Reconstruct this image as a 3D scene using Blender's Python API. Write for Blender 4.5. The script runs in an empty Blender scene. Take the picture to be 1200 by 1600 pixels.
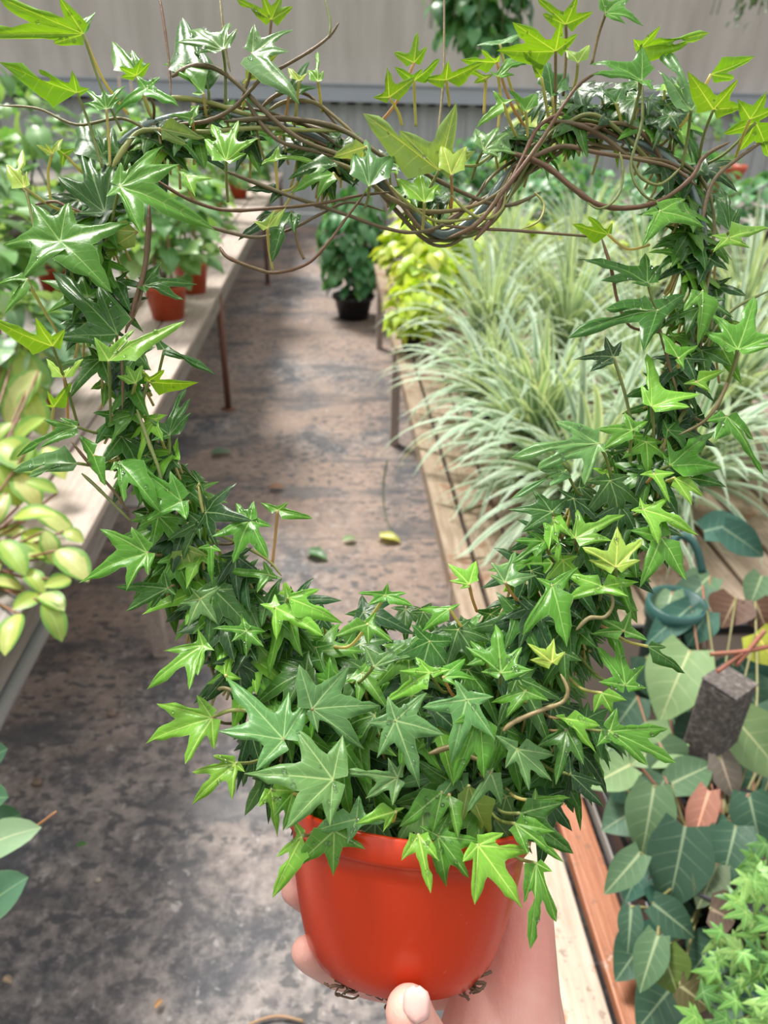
import bpy, math, random
from mathutils import Vector, Matrix, noise
random.seed(7)
scn = bpy.context.scene
col = scn.collection
V = Vector
R = math.radians

# ------------------------------------------------------------------ camera
F = 1164.0                       # focal length in pixels of the 1200x1600 frame
CAM = V((0.0, 0.0, 1.5))
PITCH, YAW, ROLL = R(29.7), R(4.27), R(1.4)
fw = V((math.sin(YAW) * math.cos(PITCH), math.cos(YAW) * math.cos(PITCH), -math.sin(PITCH)))
rt0 = V((math.cos(YAW), -math.sin(YAW), 0.0))
up0 = rt0.cross(fw)
rt = rt0 * math.cos(ROLL) + up0 * math.sin(ROLL)
up = rt.cross(fw)
cam_d = bpy.data.cameras.new('camera')
cam = bpy.data.objects.new('camera', cam_d)
col.objects.link(cam)
cam.matrix_world = Matrix(((rt.x, up.x, -fw.x, CAM.x), (rt.y, up.y, -fw.y, CAM.y), (rt.z, up.z, -fw.z, CAM.z), (0, 0, 0, 1)))
cam_d.sensor_fit = 'VERTICAL'
cam_d.sensor_height = 36.0
cam_d.lens = 36.0 * F / 1600.0
cam_d.clip_start = 0.02
cam_d.dof.use_dof = True
cam_d.dof.focus_distance = 0.335
cam_d.dof.aperture_fstop = 13.0
scn.camera = cam

# ------------------------------------------------------------------ light
world = bpy.data.worlds.new('greenhouse_sky')
scn.world = world
world.use_nodes = True
wn, wl = world.node_tree.nodes, world.node_tree.links
wn.clear()
wo = wn.new('ShaderNodeOutputWorld'); wb = wn.new('ShaderNodeBackground')
tc = wn.new('ShaderNodeTexCoord'); sx = wn.new('ShaderNodeSeparateXYZ'); rmp = wn.new('ShaderNodeValToRGB')
wl.new(tc.outputs['Generated'], sx.inputs[0]); wl.new(sx.outputs['Z'], rmp.inputs[0])
rmp.color_ramp.elements[0].position = 0.0; rmp.color_ramp.elements[0].color = (0.14, 0.15, 0.14, 1)
rmp.color_ramp.elements[1].position = 0.8; rmp.color_ramp.elements[1].color = (1.0, 1.0, 1.0, 1)
wl.new(rmp.outputs[0], wb.inputs[0]); wb.inputs[1].default_value = 1.15
wl.new(wb.outputs[0], wo.inputs[0])
sun_d = bpy.data.lights.new('sun', 'SUN'); sun_d.energy = 4.4; sun_d.angle = R(16); sun_d.color = (1.0, 0.97, 0.9)
sun = bpy.data.objects.new('sun', sun_d); col.objects.link(sun)
sun.rotation_euler = (R(-24), R(-20), 0)
scn.view_settings.view_transform = 'Standard'
scn.view_settings.look = 'None'
scn.view_settings.gamma = 1.0
scn.view_settings.exposure = 0.48

# ------------------------------------------------------------------ helpers
def at(px, py, d):               # point on the ray of a pixel at depth d along the optical axis
    return CAM + (fw + rt * ((px - 600.0) / F) + up * ((800.0 - py) / F)) * d
def ray(px, py):
    return fw + rt * ((px - 600.0) / F) + up * ((800.0 - py) / F)
def hit(px, py, z):              # where the ray meets the horizontal plane z
    r = ray(px, py); return CAM + r * ((z - CAM.z) / r.z)
def atY(px, py, y):
    r = ray(px, py); return CAM + r * (y / r.y)
def rnd(a, b): return random.uniform(a, b)
def lerp(a, b, t): return a + (b - a) * t

class MB:
    def __init__(s): s.v = []; s.f = []; s.m = []; s.at = []; s.col = []; s.mi = 0
    def vert(s, p, a=(0, 0, 0), c=(1, 1, 1)):
        s.v.append((p[0], p[1], p[2])); s.at.append(a); s.col.append(c); return len(s.v) - 1
    def face(s, *i): s.f.append(i); s.m.append(s.mi)
    def box(s, lo, hi, rot=None, c=None):
        cx = [(lo[k] + hi[k]) / 2 for k in range(3)]
        b = len(s.v)
        for z in (lo[2], hi[2]):
            for (x, y) in ((lo[0], lo[1]), (hi[0], lo[1]), (hi[0], hi[1]), (lo[0], hi[1])):
                p = V((x, y, z))
                if rot is not None: p = V(cx) + rot @ (p - V(cx))
                s.vert(p)
        for q in ((0, 3, 2, 1), (4, 5, 6, 7), (0, 1, 5, 4), (1, 2, 6, 5), (2, 3, 7, 6), (3, 0, 4, 7)):
            s.face(*[b + k for k in q])
    def tube(s, pts, r, sides=6, c=(1, 1, 1), taper=1.0, cap=True):
        pts = [V(p) for p in pts]; n = len(pts); prev = None; rings = []
        for i, p in enumerate(pts):
            d = (pts[min(i + 1, n - 1)] - pts[max(i - 1, 0)])
            if d.length < 1e-9: d = V((0, 0, 1))
            d.normalize()
            if prev is None:
                a = d.orthogonal().normalized()
            else:
                a = prev - d * prev.dot(d)
                a = a.normalized() if a.length > 1e-6 else d.orthogonal().normalized()
            prev = a; b = d.cross(a)
            rr = (r[i] if isinstance(r, (list, tuple)) else r * lerp(1.0, taper, i / max(n - 1, 1)))
            rings.append([s.vert(p + (a * math.cos(2 * math.pi * k / sides) + b * math.sin(2 * math.pi * k / sides)) * rr, (i / max(n - 1, 1), 0, 0), c) for k in range(sides)])
        for i in range(n - 1):
            for k in range(sides):
                s.face(rings[i][k], rings[i][(k + 1) % sides], rings[i + 1][(k + 1) % sides], rings[i + 1][k])
        if cap:
            s.face(*rings[0][::-1]); s.face(*rings[-1])
    def lathe(s, prof, org, ax, seg=40, c=(1, 1, 1)):   # prof: (radius, height) along axis
        ax = V(ax).normalized(); a = ax.orthogonal().normalized(); b = ax.cross(a); org = V(org); rings = []
        for (r, h) in prof:
            rings.append([s.vert(org + ax * h + (a * math.cos(2 * math.pi * k / seg) + b * math.sin(2 * math.pi * k / seg)) * r, (0, 0, 0), c) for k in range(seg)])
        for i in range(len(prof) - 1):
            for k in range(seg):
                s.face(rings[i][k], rings[i][(k + 1) % seg], rings[i + 1][(k + 1) % seg], rings[i + 1][k])
        s.face(*rings[0][::-1]); s.face(*rings[-1])
    def blob(s, cen, r, seg=14, c=(1, 1, 1)):
        cen = V(cen); rings = []
        for i in range(1, seg // 2):
            th = math.pi * i / (seg // 2)
            rings.append([s.vert(cen + V((r * math.sin(th) * math.cos(2 * math.pi * k / seg), r * math.sin(th) * math.sin(2 * math.pi * k / seg), r * math.cos(th))), (0, 0, 0), c) for k in range(seg)])
        t = s.vert(cen + V((0, 0, r)), (0, 0, 0), c); b = s.vert(cen - V((0, 0, r)), (0, 0, 0), c)
        for k in range(seg):
            s.face(t, rings[0][k], rings[0][(k + 1) % seg]); s.face(b, rings[-1][(k + 1) % seg], rings[-1][k])
        for i in range(len(rings) - 1):
            for k in range(seg):
                s.face(rings[i][k], rings[i + 1][k], rings[i + 1][(k + 1) % seg], rings[i][(k + 1) % seg])
    def build(s, name, mats, parent=None, smooth=True, bevel=0.0):
        if not isinstance(mats, (list, tuple)): mats = [mats]
        org = parent['_o'] if parent is not None and '_o' in parent else (0, 0, 0)
        me = bpy.data.meshes.new(name)
        me.from_pydata([(v[0] - org[0], v[1] - org[1], v[2] - org[2]) for v in s.v], [], s.f)
        for m in mats: me.materials.append(m)
        me.polygons.foreach_set('material_index', s.m)
        me.polygons.foreach_set('use_smooth', [smooth] * len(s.f))
        a = me.attributes.new('leafuv', 'FLOAT_VECTOR', 'POINT'); a.data.foreach_set('vector', [x for t in s.at for x in t])
        a = me.attributes.new('tint', 'FLOAT_COLOR', 'POINT'); a.data.foreach_set('color', [x for t in s.col for x in (t[0], t[1], t[2], 1.0)])
        me.update()
        o = bpy.data.objects.new(name, me); col.objects.link(o)
        if parent is not None:
            o.parent = parent; o['_o'] = tuple(org)
        if bevel:
            b = o.modifiers.new('bevel', 'BEVEL'); b.width = bevel; b.segments = 2; b.limit_method = 'ANGLE'
        return o

def tag(o, label=None, cat=None, group=None, kind=None):
    if label: o['label'] = label
    if cat: o['category'] = cat
    if group: o['group'] = group
    if kind: o['kind'] = kind
    return o
def thing(name, label, cat, loc, group=None):
    o = bpy.data.objects.new(name, None); col.objects.link(o); o.location = loc; o.empty_display_size = 0.02
    o['_o'] = tuple(loc)
    return tag(o, label, cat, group)

# ------------------------------------------------------------------ materials
class N:
    def __init__(s, name):
        s.m = bpy.data.materials.new(name); s.m.use_nodes = True
        s.t = s.m.node_tree; s.t.nodes.clear()
        s.out = s.t.nodes.new('ShaderNodeOutputMaterial')
    def n(s, ty, ins=None, **kw):
        nd = s.t.nodes.new(ty)
        for k, v in kw.items(): setattr(nd, k, v)
        for k, v in (ins or {}).items():
            if hasattr(v, 'is_linked'): s.t.links.new(v, nd.inputs[k])
            else: nd.inputs[k].default_value = v
        return nd
    def math(s, op, a, b=0.0, c=0.0, clamp=False):
        nd = s.n('ShaderNodeMath', {0: a, 1: b, 2: c}, operation=op); nd.use_clamp = clamp; return nd.outputs[0]
    def mix(s, f, a, b, bt='MIX'):
        nd = s.t.nodes.new('ShaderNodeMix'); nd.data_type = 'RGBA'; nd.blend_type = bt
        for k, v in ((0, f), (6, a), (7, b)):
            if hasattr(v, 'is_linked'): s.t.links.new(v, nd.inputs[k])
            else: nd.inputs[k].default_value = v if not isinstance(v, tuple) or len(v) == 4 else (*v, 1)
        return nd.outputs[2]
    def ramp(s, f, stops):
        nd = s.t.nodes.new('ShaderNodeValToRGB'); e = nd.color_ramp.elements
        while len(e) < len(stops): e.new(0.5)
        for k, (p, c) in enumerate(stops): e[k].position = p; e[k].color = (*c, 1) if len(c) == 3 else c
        s.t.links.new(f, nd.inputs[0]); return nd.outputs[0]
    def noise(s, scale, detail=4.0, rough=0.55, vec=None, dist=0.0):
        nd = s.n('ShaderNodeTexNoise', {'Scale': scale, 'Detail': detail, 'Roughness': rough, 'Distortion': dist})
        if vec is not None: s.t.links.new(vec, nd.inputs['Vector'])
        return nd.outputs[0]
    def pos(s): return s.n('ShaderNodeNewGeometry').outputs['Position']
    def obj(s): return s.n('ShaderNodeTexCoord').outputs['Object']
    def mapping(s, vec, scale=(1, 1, 1), rot=(0, 0, 0)):
        return s.n('ShaderNodeMapping', {'Vector': vec, 'Scale': scale, 'Rotation': rot}).outputs[0]
    def bump(s, h, strength=0.3, dist=0.002):
        return s.n('ShaderNodeBump', {'Height': h, 'Strength': strength, 'Distance': dist}).outputs[0]
    def prin(s, base, rough=0.5, normal=None, **kw):
        ins = {'Base Color': base if not isinstance(base, tuple) else (*base[:3], 1), 'Roughness': rough}
        if normal is not None: ins['Normal'] = normal
        for k, v in kw.items(): ins[k.replace('_', ' ')] = v
        return s.n('ShaderNodeBsdfPrincipled', ins)
    def done(s, sh): s.t.links.new(sh, s.out.inputs[0]); return s.m

def leaf_material(name, vein=(0.45, 0.62, 0.30), veinw=0.00042, rough=0.30, trans=0.30, style='ivy', second=True, spec=0.5):
    n = N(name)
    uv = n.n('ShaderNodeAttribute', attribute_name='leafuv').outputs['Vector']
    tint = n.n('ShaderNodeAttribute', attribute_name='tint').outputs['Color']
    sp = n.n('ShaderNodeSeparateXYZ', {0: uv})
    t, v, d = sp.outputs[0], sp.outputs[1], sp.outputs[2]
    ns = n.noise(90.0, 3.0, 0.6, n.pos())
    c = n.mix(n.math('MULTIPLY', ns, 0.55), tint, n.mix(1.0, tint, (0.55, 0.72, 0.6, 1), 'MULTIPLY'))
    if style in ('ivy', 'heart'):
        w = n.math('MULTIPLY', n.math('SUBTRACT', 1.25, t), veinw)
        mv = n.math('SUBTRACT', 1.0, n.math('DIVIDE', d, w), clamp=True)
        mv = n.math('MULTIPLY', mv, 1.6, clamp=True)
        if second:
            s2 = n.math('FRACT', n.math('SUBTRACT', n.math('MULTIPLY', t, 5.5), n.math('MULTIPLY', v, 1.1)))
            s2 = n.math('ABSOLUTE', n.math('SUBTRACT', s2, 0.5))
            m2 = n.math('SUBTRACT', 1.0, n.math('DIVIDE', s2, 0.07), clamp=True)
            m2 = n.math('MULTIPLY', m2, n.math('SUBTRACT', 0.55, n.math('MULTIPLY', v, 0.5)))
            mv = n.math('MAXIMUM', mv, m2)
        vc = n.mix(0.38, n.mix(1.0, tint, (2.6, 1.7, 1.9, 1), 'MULTIPLY'), vein)
        c = n.mix(n.math('MULTIPLY', mv, 0.85), c, vc)
        if style == 'ivy':
            e = n.math('GREATER_THAN', v, 0.965)
            c = n.mix(n.math('MULTIPLY', e, 0.3), c, vein)
    elif style == 'spider':
        e = n.math('MULTIPLY', n.math('SUBTRACT', v, 0.45), 6.0, clamp=True)
        mid = n.math('MULTIPLY', n.math('SUBTRACT', 0.16, v), 9.0, clamp=True)
        st = n.math('MAXIMUM', e, n.math('MULTIPLY', mid, 0.5))
        c = n.mix(st, c, (0.62, 0.73, 0.58, 1))
    elif style == 'hoya':
        nn = n.noise(40.0, 3.0, 0.6, n.pos())
        e = n.math('MULTIPLY', n.math('SUBTRACT', n.math('ADD', v, n.math('MULTIPLY', n.math('SUBTRACT', nn, 0.5), 0.5)), 0.62), 9.0, clamp=True)
        c = n.mix(e, c, (0.16, 0.33, 0.05, 1))
        mv = n.math('SUBTRACT', 1.0, n.math('DIVIDE', d, 0.001), clamp=True)
        c = n.mix(n.math('MULTIPLY', mv, 0.4), c, (0.75, 0.8, 0.4, 1))
    rg = n.math('ADD', n.math('MULTIPLY', n.noise(160.0, 2.0, 0.5, n.pos()), 0.25), rough - 0.12)
    bp = n.bump(n.noise(260.0, 3.0, 0.6, n.pos()), 0.25, 0.0008)
    p = n.prin(c, rg, bp, Specular_IOR_Level=spec)
    tr = n.n('ShaderNodeBsdfTranslucent', {'Color': n.mix(1.0, c, (1.5, 1.35, 0.6, 1), 'MULTIPLY')})
    sh = n.n('ShaderNodeMixShader', {0: trans, 1: p.outputs[0], 2: tr.outputs[0]})
    return n.done(sh.outputs[0])

M = {}
M['ivy'] = leaf_material('ivy_leaf', spec=0.30)
M['heart'] = leaf_material('heart_leaf', vein=(0.35, 0.55, 0.25), veinw=0.0012, rough=0.35, second=False)
M['micans'] = leaf_material('velvet_leaf', vein=(0.42, 0.55, 0.30), veinw=0.0022, rough=0.5, trans=0.10, style='heart', spec=0.22)
M['spider'] = leaf_material('striped_leaf', style='spider', rough=0.42, trans=0.3)
M['hoya'] = leaf_material('variegated_leaf', style='hoya', rough=0.4, trans=0.3)

def tint_material(name, rough=0.5, scale=120.0, amt=0.6, spec=0.4):
    n = N(name)
    tint = n.n('ShaderNodeAttribute', attribute_name='tint').outputs['Color']
    ns = n.noise(scale, 4.0, 0.6, n.pos())
    c = n.mix(n.math('MULTIPLY', ns, amt), tint, n.mix(1.0, tint, (0.45, 0.45, 0.45, 1), 'MULTIPLY'))
    return n.done(n.prin(c, rough, n.bump(n.noise(scale * 3, 3.0, 0.6, n.pos()), 0.4, 0.001), Specular_IOR_Level=spec).outputs[0])
def bark():
    n = N('vine_bark'); p_ = n.pos()
    tint = n.n('ShaderNodeAttribute', attribute_name='tint').outputs['Color']
    a = n.ramp(n.noise(38.0, 3.0, 0.5, p_), [(0.4, (0, 0, 0)), (0.62, (1, 1, 1))])
    c = n.mix(n.math('MULTIPLY', a, 0.6), tint, n.mix(0.5, tint, (0.17, 0.19, 0.06, 1)))
    f = n.noise(320.0, 4.0, 0.7, p_)
    c = n.mix(n.math('MULTIPLY', f, 0.55), c, n.mix(1.0, c, (0.45, 0.42, 0.40, 1), 'MULTIPLY'))
    return n.done(n.prin(c, 0.42, n.bump(f, 0.5, 0.0008), Specular_IOR_Level=0.4).outputs[0])
M['stem'] = bark()
M['plain'] = tint_material('moulded_plastic', 0.35, 60.0, 0.25)

def wood(name, c1, c2, c3, axis=(1, 1, 1), rough=0.7, patch=None, scale=14.0):
    n = N(name); p = n.pos()
    g = n.noise(scale, 6.0, 0.65, n.mapping(p, axis))
    c = n.ramp(g, [(0.25, c1), (0.5, c2), (0.75, c3)])
    if patch:
        pm = n.ramp(n.noise(9.0, 6.0, 0.7, p), [(patch[1], (0, 0, 0)), (patch[1] + 0.06, (1, 1, 1))])
        c = n.mix(pm, c, patch[0])
        sp = n.ramp(n.noise(55.0, 3.0, 0.7, p), [(0.62, (0, 0, 0)), (0.67, (1, 1, 1))])
        c = n.mix(n.math('MULTIPLY', sp, 0.5), c, (0.1, 0.07, 0.05, 1))
    return n.done(n.prin(c, rough, n.bump(g, 0.5, 0.004)).outputs[0])
AL = (6, 0.5, 6)
M['plank'] = wood('weathered_plank', (0.27, 0.21, 0.175), (0.39, 0.315, 0.27), (0.47, 0.40, 0.355), AL)
M['plank_grey'] = wood('grey_plank', (0.13, 0.115, 0.10), (0.22, 0.195, 0.175), (0.31, 0.28, 0.26), AL)
M['plank_tan'] = wood('soiled_plank', (0.17, 0.115, 0.075), (0.27, 0.20, 0.14), (0.37, 0.29, 0.22), AL, 0.75, ((0.20, 0.11, 0.06, 1), 0.55))
M['paint_white'] = wood('peeling_cream_paint', (0.34, 0.235, 0.17), (0.45, 0.345, 0.27), (0.52, 0.43, 0.365), AL, 0.65, ((0.36, 0.14, 0.06, 1), 0.56))
M['paint_rust'] = wood('worn_rust_paint', (0.22, 0.075, 0.035), (0.33, 0.12, 0.055), (0.40, 0.18, 0.10), AL, 0.5, ((0.52, 0.42, 0.35, 1), 0.60))
M['post'] = wood('rough_post', (0.045, 0.038, 0.034), (0.09, 0.075, 0.068), (0.26, 0.23, 0.21), (1, 1, 1), 0.85, None, 120.0)

def floor_mat():
    n = N('ground_fabric'); p = n.pos()
    big = n.noise(1.3, 5.0, 0.6, p); mid = n.noise(5.0, 6.0, 0.65, p, 0.4); fine = n.noise(38.0, 5.0, 0.7, p)
    sx = n.n('ShaderNodeSeparateXYZ', {0: p})
    base = n.ramp(fine, [(0.3, (0.045, 0.047, 0.055)), (0.7, (0.105, 0.105, 0.115))])
    # dusty grey film
    dust = n.ramp(n.math('ADD', n.math('MULTIPLY', mid, 0.7), n.math('MULTIPLY', fine, 0.35)), [(0.47, (0, 0, 0)), (0.62, (1, 1, 1))])
    c = n.mix(n.math('MULTIPLY', dust, 0.75), base, n.mix(fine, (0.23, 0.195, 0.18, 1), (0.40, 0.355, 0.33, 1)))
    # brown dried soil down the aisle, a sunlit brightness painted into its colour
    soil = n.ramp(n.math('ADD', n.math('MULTIPLY', big, 0.8), n.math('MULTIPLY', mid, 0.3)), [(0.44, (0, 0, 0)), (0.58, (1, 1, 1))])
    soil = n.math('MULTIPLY', soil, n.ramp(n.math('MULTIPLY', sx.outputs[1], 0.25), [(0.22, (0.15, 0.15, 0.15)), (0.5, (1, 1, 1))]))
    c = n.mix(n.math('MULTIPLY', soil, 0.85), c, n.mix(fine, (0.18, 0.12, 0.092, 1), (0.36, 0.26, 0.205, 1)))
    # damp dark spots and crumbs of pale grit
    s1 = n.noise(24.0, 3.0, 0.55, n.mapping(p, (1, 1.5, 1)), 0.3)
    spot = n.ramp(s1, [(0.545, (0, 0, 0)), (0.585, (1, 1, 1))])
    near = n.ramp(n.noise(2.2, 3.0, 0.5, p), [(0.36, (0, 0, 0)), (0.52, (1, 1, 1))])
    c = n.mix(n.math('MULTIPLY', n.math('MULTIPLY', spot, near), 0.8), c, (0.055, 0.055, 0.06, 1))
    grit = n.ramp(n.noise(30.0, 4.0, 0.7, p, 0.5), [(0.60, (0, 0, 0)), (0.66, (1, 1, 1))])
    c = n.mix(n.math('MULTIPLY', grit, 0.45), c, (0.46, 0.42, 0.40, 1))
    wet = n.ramp(n.noise(3.1, 5.0, 0.65, n.mapping(p, (0.6, 1.8, 1))), [(0.54, (0, 0, 0)), (0.62, (1, 1, 1))])
    c = n.mix(n.math('MULTIPLY', wet, 0.7), c, (0.06, 0.06, 0.068, 1))
    weave = n.n('ShaderNodeTexWave', {'Vector': p, 'Scale': 90.0, 'Distortion': 0.4}, bands_direction='Y')
    rg = n.math('SUBTRACT', 0.72, n.math('MULTIPLY', wet, 0.22))
    return n.done(n.prin(c, rg, n.bump(n.math('ADD', weave.outputs[0], fine), 0.25, 0.002)).outputs[0])
M['floor'] = floor_mat()

def net_mat():
    n = N('shade_netting'); p = n.pos()
    w1 = n.n('ShaderNodeTexWave', {'Vector': p, 'Scale': 22.0, 'Distortion': 2.0, 'Detail': 2.0}, bands_direction='X').outputs[0]
    w2 = n.n('ShaderNodeTexWave', {'Vector': p, 'Scale': 26.0, 'Distortion': 3.0, 'Detail': 2.0}, bands_direction='Z').outputs[0]
    st = n.noise(2.0, 5.0, 0.6, n.mapping(p, (2.2, 1, 0.35)))
    c = n.ramp(st, [(0.3, (0.40, 0.36, 0.32)), (0.7, (0.56, 0.51, 0.47))])
    c = n.mix(n.math('MULTIPLY', n.math('MULTIPLY', w1, w2), 0.35), c, (0.70, 0.66, 0.62, 1))
    return n.done(n.prin(c, 0.8).outputs[0])
M['net'] = net_mat()
def simple(name, c, rough=0.5, metal=0.0, var=0.25, scale=20.0, **kw):
    n = N(name); ns = n.noise(scale, 5.0, 0.6, n.pos())
    cc = n.mix(n.math('MULTIPLY', ns, var * 2), (*c, 1), (c[0] * 0.5, c[1] * 0.5, c[2] * 0.5, 1))
    return n.done(n.prin(cc, rough, n.bump(ns, 0.15, 0.002), Metallic=metal, **kw).outputs[0])
M['rail'] = simple('painted_rail', (0.40, 0.43, 0.48), 0.5, 0.0, 0.1, 3.0)
M['siding'] = simple('pale_siding', (0.46, 0.48, 0.48), 0.6, 0.0, 0.2, 4.0)
M['rust'] = simple('rusty_steel', (0.20, 0.09, 0.06), 0.7, 0.2, 0.3, 60.0)
M['galv'] = simple('galvanised_pipe', (0.45, 0.46, 0.47), 0.4, 0.6, 0.15, 40.0)
M['black'] = simple('black_plastic', (0.02, 0.02, 0.022), 0.4, 0.0, 0.2, 40.0)
M['soil'] = simple('potting_soil', (0.045, 0.03, 0.02), 0.9, 0.0, 0.5, 300.0)
M['root'] = simple('dry_root', (0.19, 0.12, 0.075), 0.85, 0.0, 0.4, 300.0)
M['hook'] = simple('green_plastic', (0.02, 0.085, 0.072), 0.35, 0.0, 0.15, 40.0)
M['bamboo'] = simple('bamboo', (0.42, 0.30, 0.18), 0.6, 0.0, 0.3, 30.0)
M['terra'] = simple('orange_plastic', (0.55, 0.085, 0.03), 0.38, 0.0, 0.12, 20.0)
M['wire'] = simple('coated_wire', (0.20, 0.26, 0.24), 0.35, 0.3, 0.3, 200.0)

def pot_mat():
    n = N('glossy_orange_pot'); p = n.pos()
    c = n.mix(n.noise(14.0, 3.0, 0.5, p), (0.62, 0.042, 0.004, 1), (0.54, 0.040, 0.010, 1))
    sc = n.ramp(n.noise(130.0, 3.0, 0.7, n.mapping(p, (1, 1, 2.2))), [(0.70, (0, 0, 0)), (0.74, (1, 1, 1))])
    c = n.mix(n.math('MULTIPLY', sc, 0.45), c, (0.75, 0.32, 0.22, 1))
    rg = n.math('ADD', 0.24, n.math('MULTIPLY', n.noise(35.0, 3.0, 0.6, p), 0.14))
    return n.done(n.prin(c, rg, n.bump(n.noise(60.0, 2.0, 0.5, p), 0.08, 0.001), Specular_IOR_Level=0.4, Coat_Weight=0.12, Coat_Roughness=0.2).outputs[0])
M['pot'] = pot_mat()
def skin_mat():
    n = N('skin'); p = n.pos()
    c = n.mix(n.noise(45.0, 4.0, 0.6, p), (0.80, 0.45, 0.37, 1), (0.75, 0.36, 0.29, 1))
    bl = n.ramp(n.noise(22.0, 3.0, 0.5, p), [(0.45, (0, 0, 0)), (0.65, (1, 1, 1))])
    c = n.mix(n.math('MULTIPLY', bl, 0.5), c, (0.66, 0.21, 0.17, 1))
    lines = n.noise(420.0, 4.0, 0.7, n.mapping(p, (1.0, 0.35, 0.7)))
    cr = n.noise(70.0, 2.0, 0.4, n.mapping(p, (0.4, 1.6, 1.6)), 0.6)
    h = n.math('ADD', n.math('MULTIPLY', lines, 0.5), n.math('MULTIPLY', cr, 0.6))
    return n.done(n.prin(c, 0.42, n.bump(h, 0.5, 0.0014), Subsurface_Weight=0.22, Subsurface_Radius=(0.006, 0.0025, 0.0015), Subsurface_Scale=0.5).outputs[0])
M['skin'] = skin_mat()
def drop_mat():
    n = N('water'); return n.done(n.prin((1, 1, 1), 0.02, None, Transmission_Weight=1.0, IOR=1.33).outputs[0])
M['water'] = drop_mat()
M['nail'] = simple('fingernail', (0.84, 0.50, 0.44), 0.25, 0.0, 0.04, 60.0)

# ------------------------------------------------------------------ leaf builders
def lobed(mb, J, tips, nrm, tint, n=7, rows=3, puff=0.03, arch=0.07, sin=0.52, wob=0.02):
    """a lobed leaf: J the petiole joint, tips the lobe tips in 3-D"""
    J = V(J); nrm = V(nrm).normalized()
    ex = nrm.orthogonal().normalized(); ey = nrm.cross(ex)
    ang = sorted([(math.atan2((V(t) - J).dot(ey), (V(t) - J).dot(ex)), V(t)) for t in tips], key=lambda q: q[0])
    k = len(ang)
    gaps = [((ang[(i + 1) % k][0] - ang[i][0]) % (2 * math.pi) if k > 1 else 2 * math.pi) for i in range(k)]
    g = max(range(k), key=lambda i: gaps[i])
    order = [ang[(g + 1 + i) % k] for i in range(k)]           # tips counter-clockwise from after the petiole gap
    T = [o[1] for o in order]
    Lmax = max((t - J).length for t in T)
    Smid = []
    for i in range(k - 1):
        a, b = T[i] - J, T[i + 1] - J
        la, lb = a.length, b.length
        da = (order[i + 1][0] - order[i][0]) % (2 * math.pi)
        bis = (a.normalized() + b.normalized())
        if bis.length < 0.15: bis = nrm.cross(a)
        bis.normalize()
        lmin = min(la, lb)
        Smid.append(J + bis * lmin * lerp(0.66, 0.28, min(1.0, da / 2.2)) * (sin / 0.52))
    seedv = V((rnd(0, 50), rnd(0, 50), rnd(0, 50)))
    cache = {}
    def put(p, a):
        key = (round(p.x, 5), round(p.y, 5), round(p.z, 5))
        if key not in cache: cache[key] = mb.vert(p, a, tint)
        return cache[key]
    for i in range(k):
        t = T[i]; ax = t - J; L = ax.length; axn = ax.normalized()
        for side in (-1, 1):                                     # -1: clockwise side, +1: counter-clockwise side
            perp = nrm.cross(axn) * side; perp.normalize()
            if side == 1 and i < k - 1: S = Smid[i]
            elif side == -1 and i > 0: S = Smid[i - 1]
            else:
                wd = 0.27 if k > 1 else 0.22
                S = J + ax * 0.24 + perp * L * wd
                if k > 2 and L < 0.75 * Lmax: S = J + ax * 0.12 + perp * L * 0.30
            off = (S - J).dot(perp) / L
            so = (S - J).dot(perp); sa = (S - J).dot(axn)
            P1 = S + axn * (0.13 * L) - perp * (0.075 * L)
            P2 = J + ax * max(0.66, sa / L + 0.2) + perp * min(max(0.15 * L, 0.62 * so), 0.2 * L)
            ts = 0.34
            grid = []
            for j in range(n + 1):
                u = j / n
                mid = J + ax * u
                if u <= ts: B = J.lerp(S, u / ts)
                else:
                    q = (u - ts) / (1 - ts)
                    B = S * (1 - q) ** 3 + P1 * 3 * q * (1 - q) ** 2 + P2 * 3 * q * q * (1 - q) + t * q ** 3
                    if 0.05 < q < 0.95 and wob: B = B + perp * L * wob * noise.noise((B - J) * (5.0 / Lmax) + seedv)
                wv = (B - mid).length
                row = []
                for r in range(rows + 1):
                    v = r / rows
                    p = mid.lerp(B, v)
                    rr = (p - J).length / Lmax
                    bl = max(0.0, min(1.0, (u - ts * 0.7) / 0.3)); bl = bl * bl * (3 - 2 * bl)
                    pr_ = lerp(math.sin(math.pi * v * 0.5), math.sin(math.pi * v), bl)
                    h = puff * Lmax * pr_ * (min(1, wv / (0.12 * Lmax)) if bl > 0.5 else min(1, wv / (0.10 * Lmax))) + arch * Lmax * (1 - (2 * rr - 0.9) ** 2 if rr < 1.4 else 0) + (0.09 * noise.noise((p - J) * (2.2 / Lmax) + seedv) + 0.03 * v * noise.noise((p - J) * (7.0 / Lmax) + seedv)) * Lmax * rr
                    if rr < 1e-4: h = 0
                    h *= min(1.0, rr / 0.25)
                    row.append(put(p + nrm * h, (u, v, v * wv)))
                grid.append(row)
            for j in range(n):
                for r in range(rows):
                    q = [grid[j][r], grid[j + 1][r], grid[j + 1][r + 1], grid[j][r + 1]]
                    if side == -1: q = q[::-1]
                    qq = []
                    for x in q:
                        if x not in qq: qq.append(x)
                    if len(qq) >= 3: mb.face(*qq)

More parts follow.
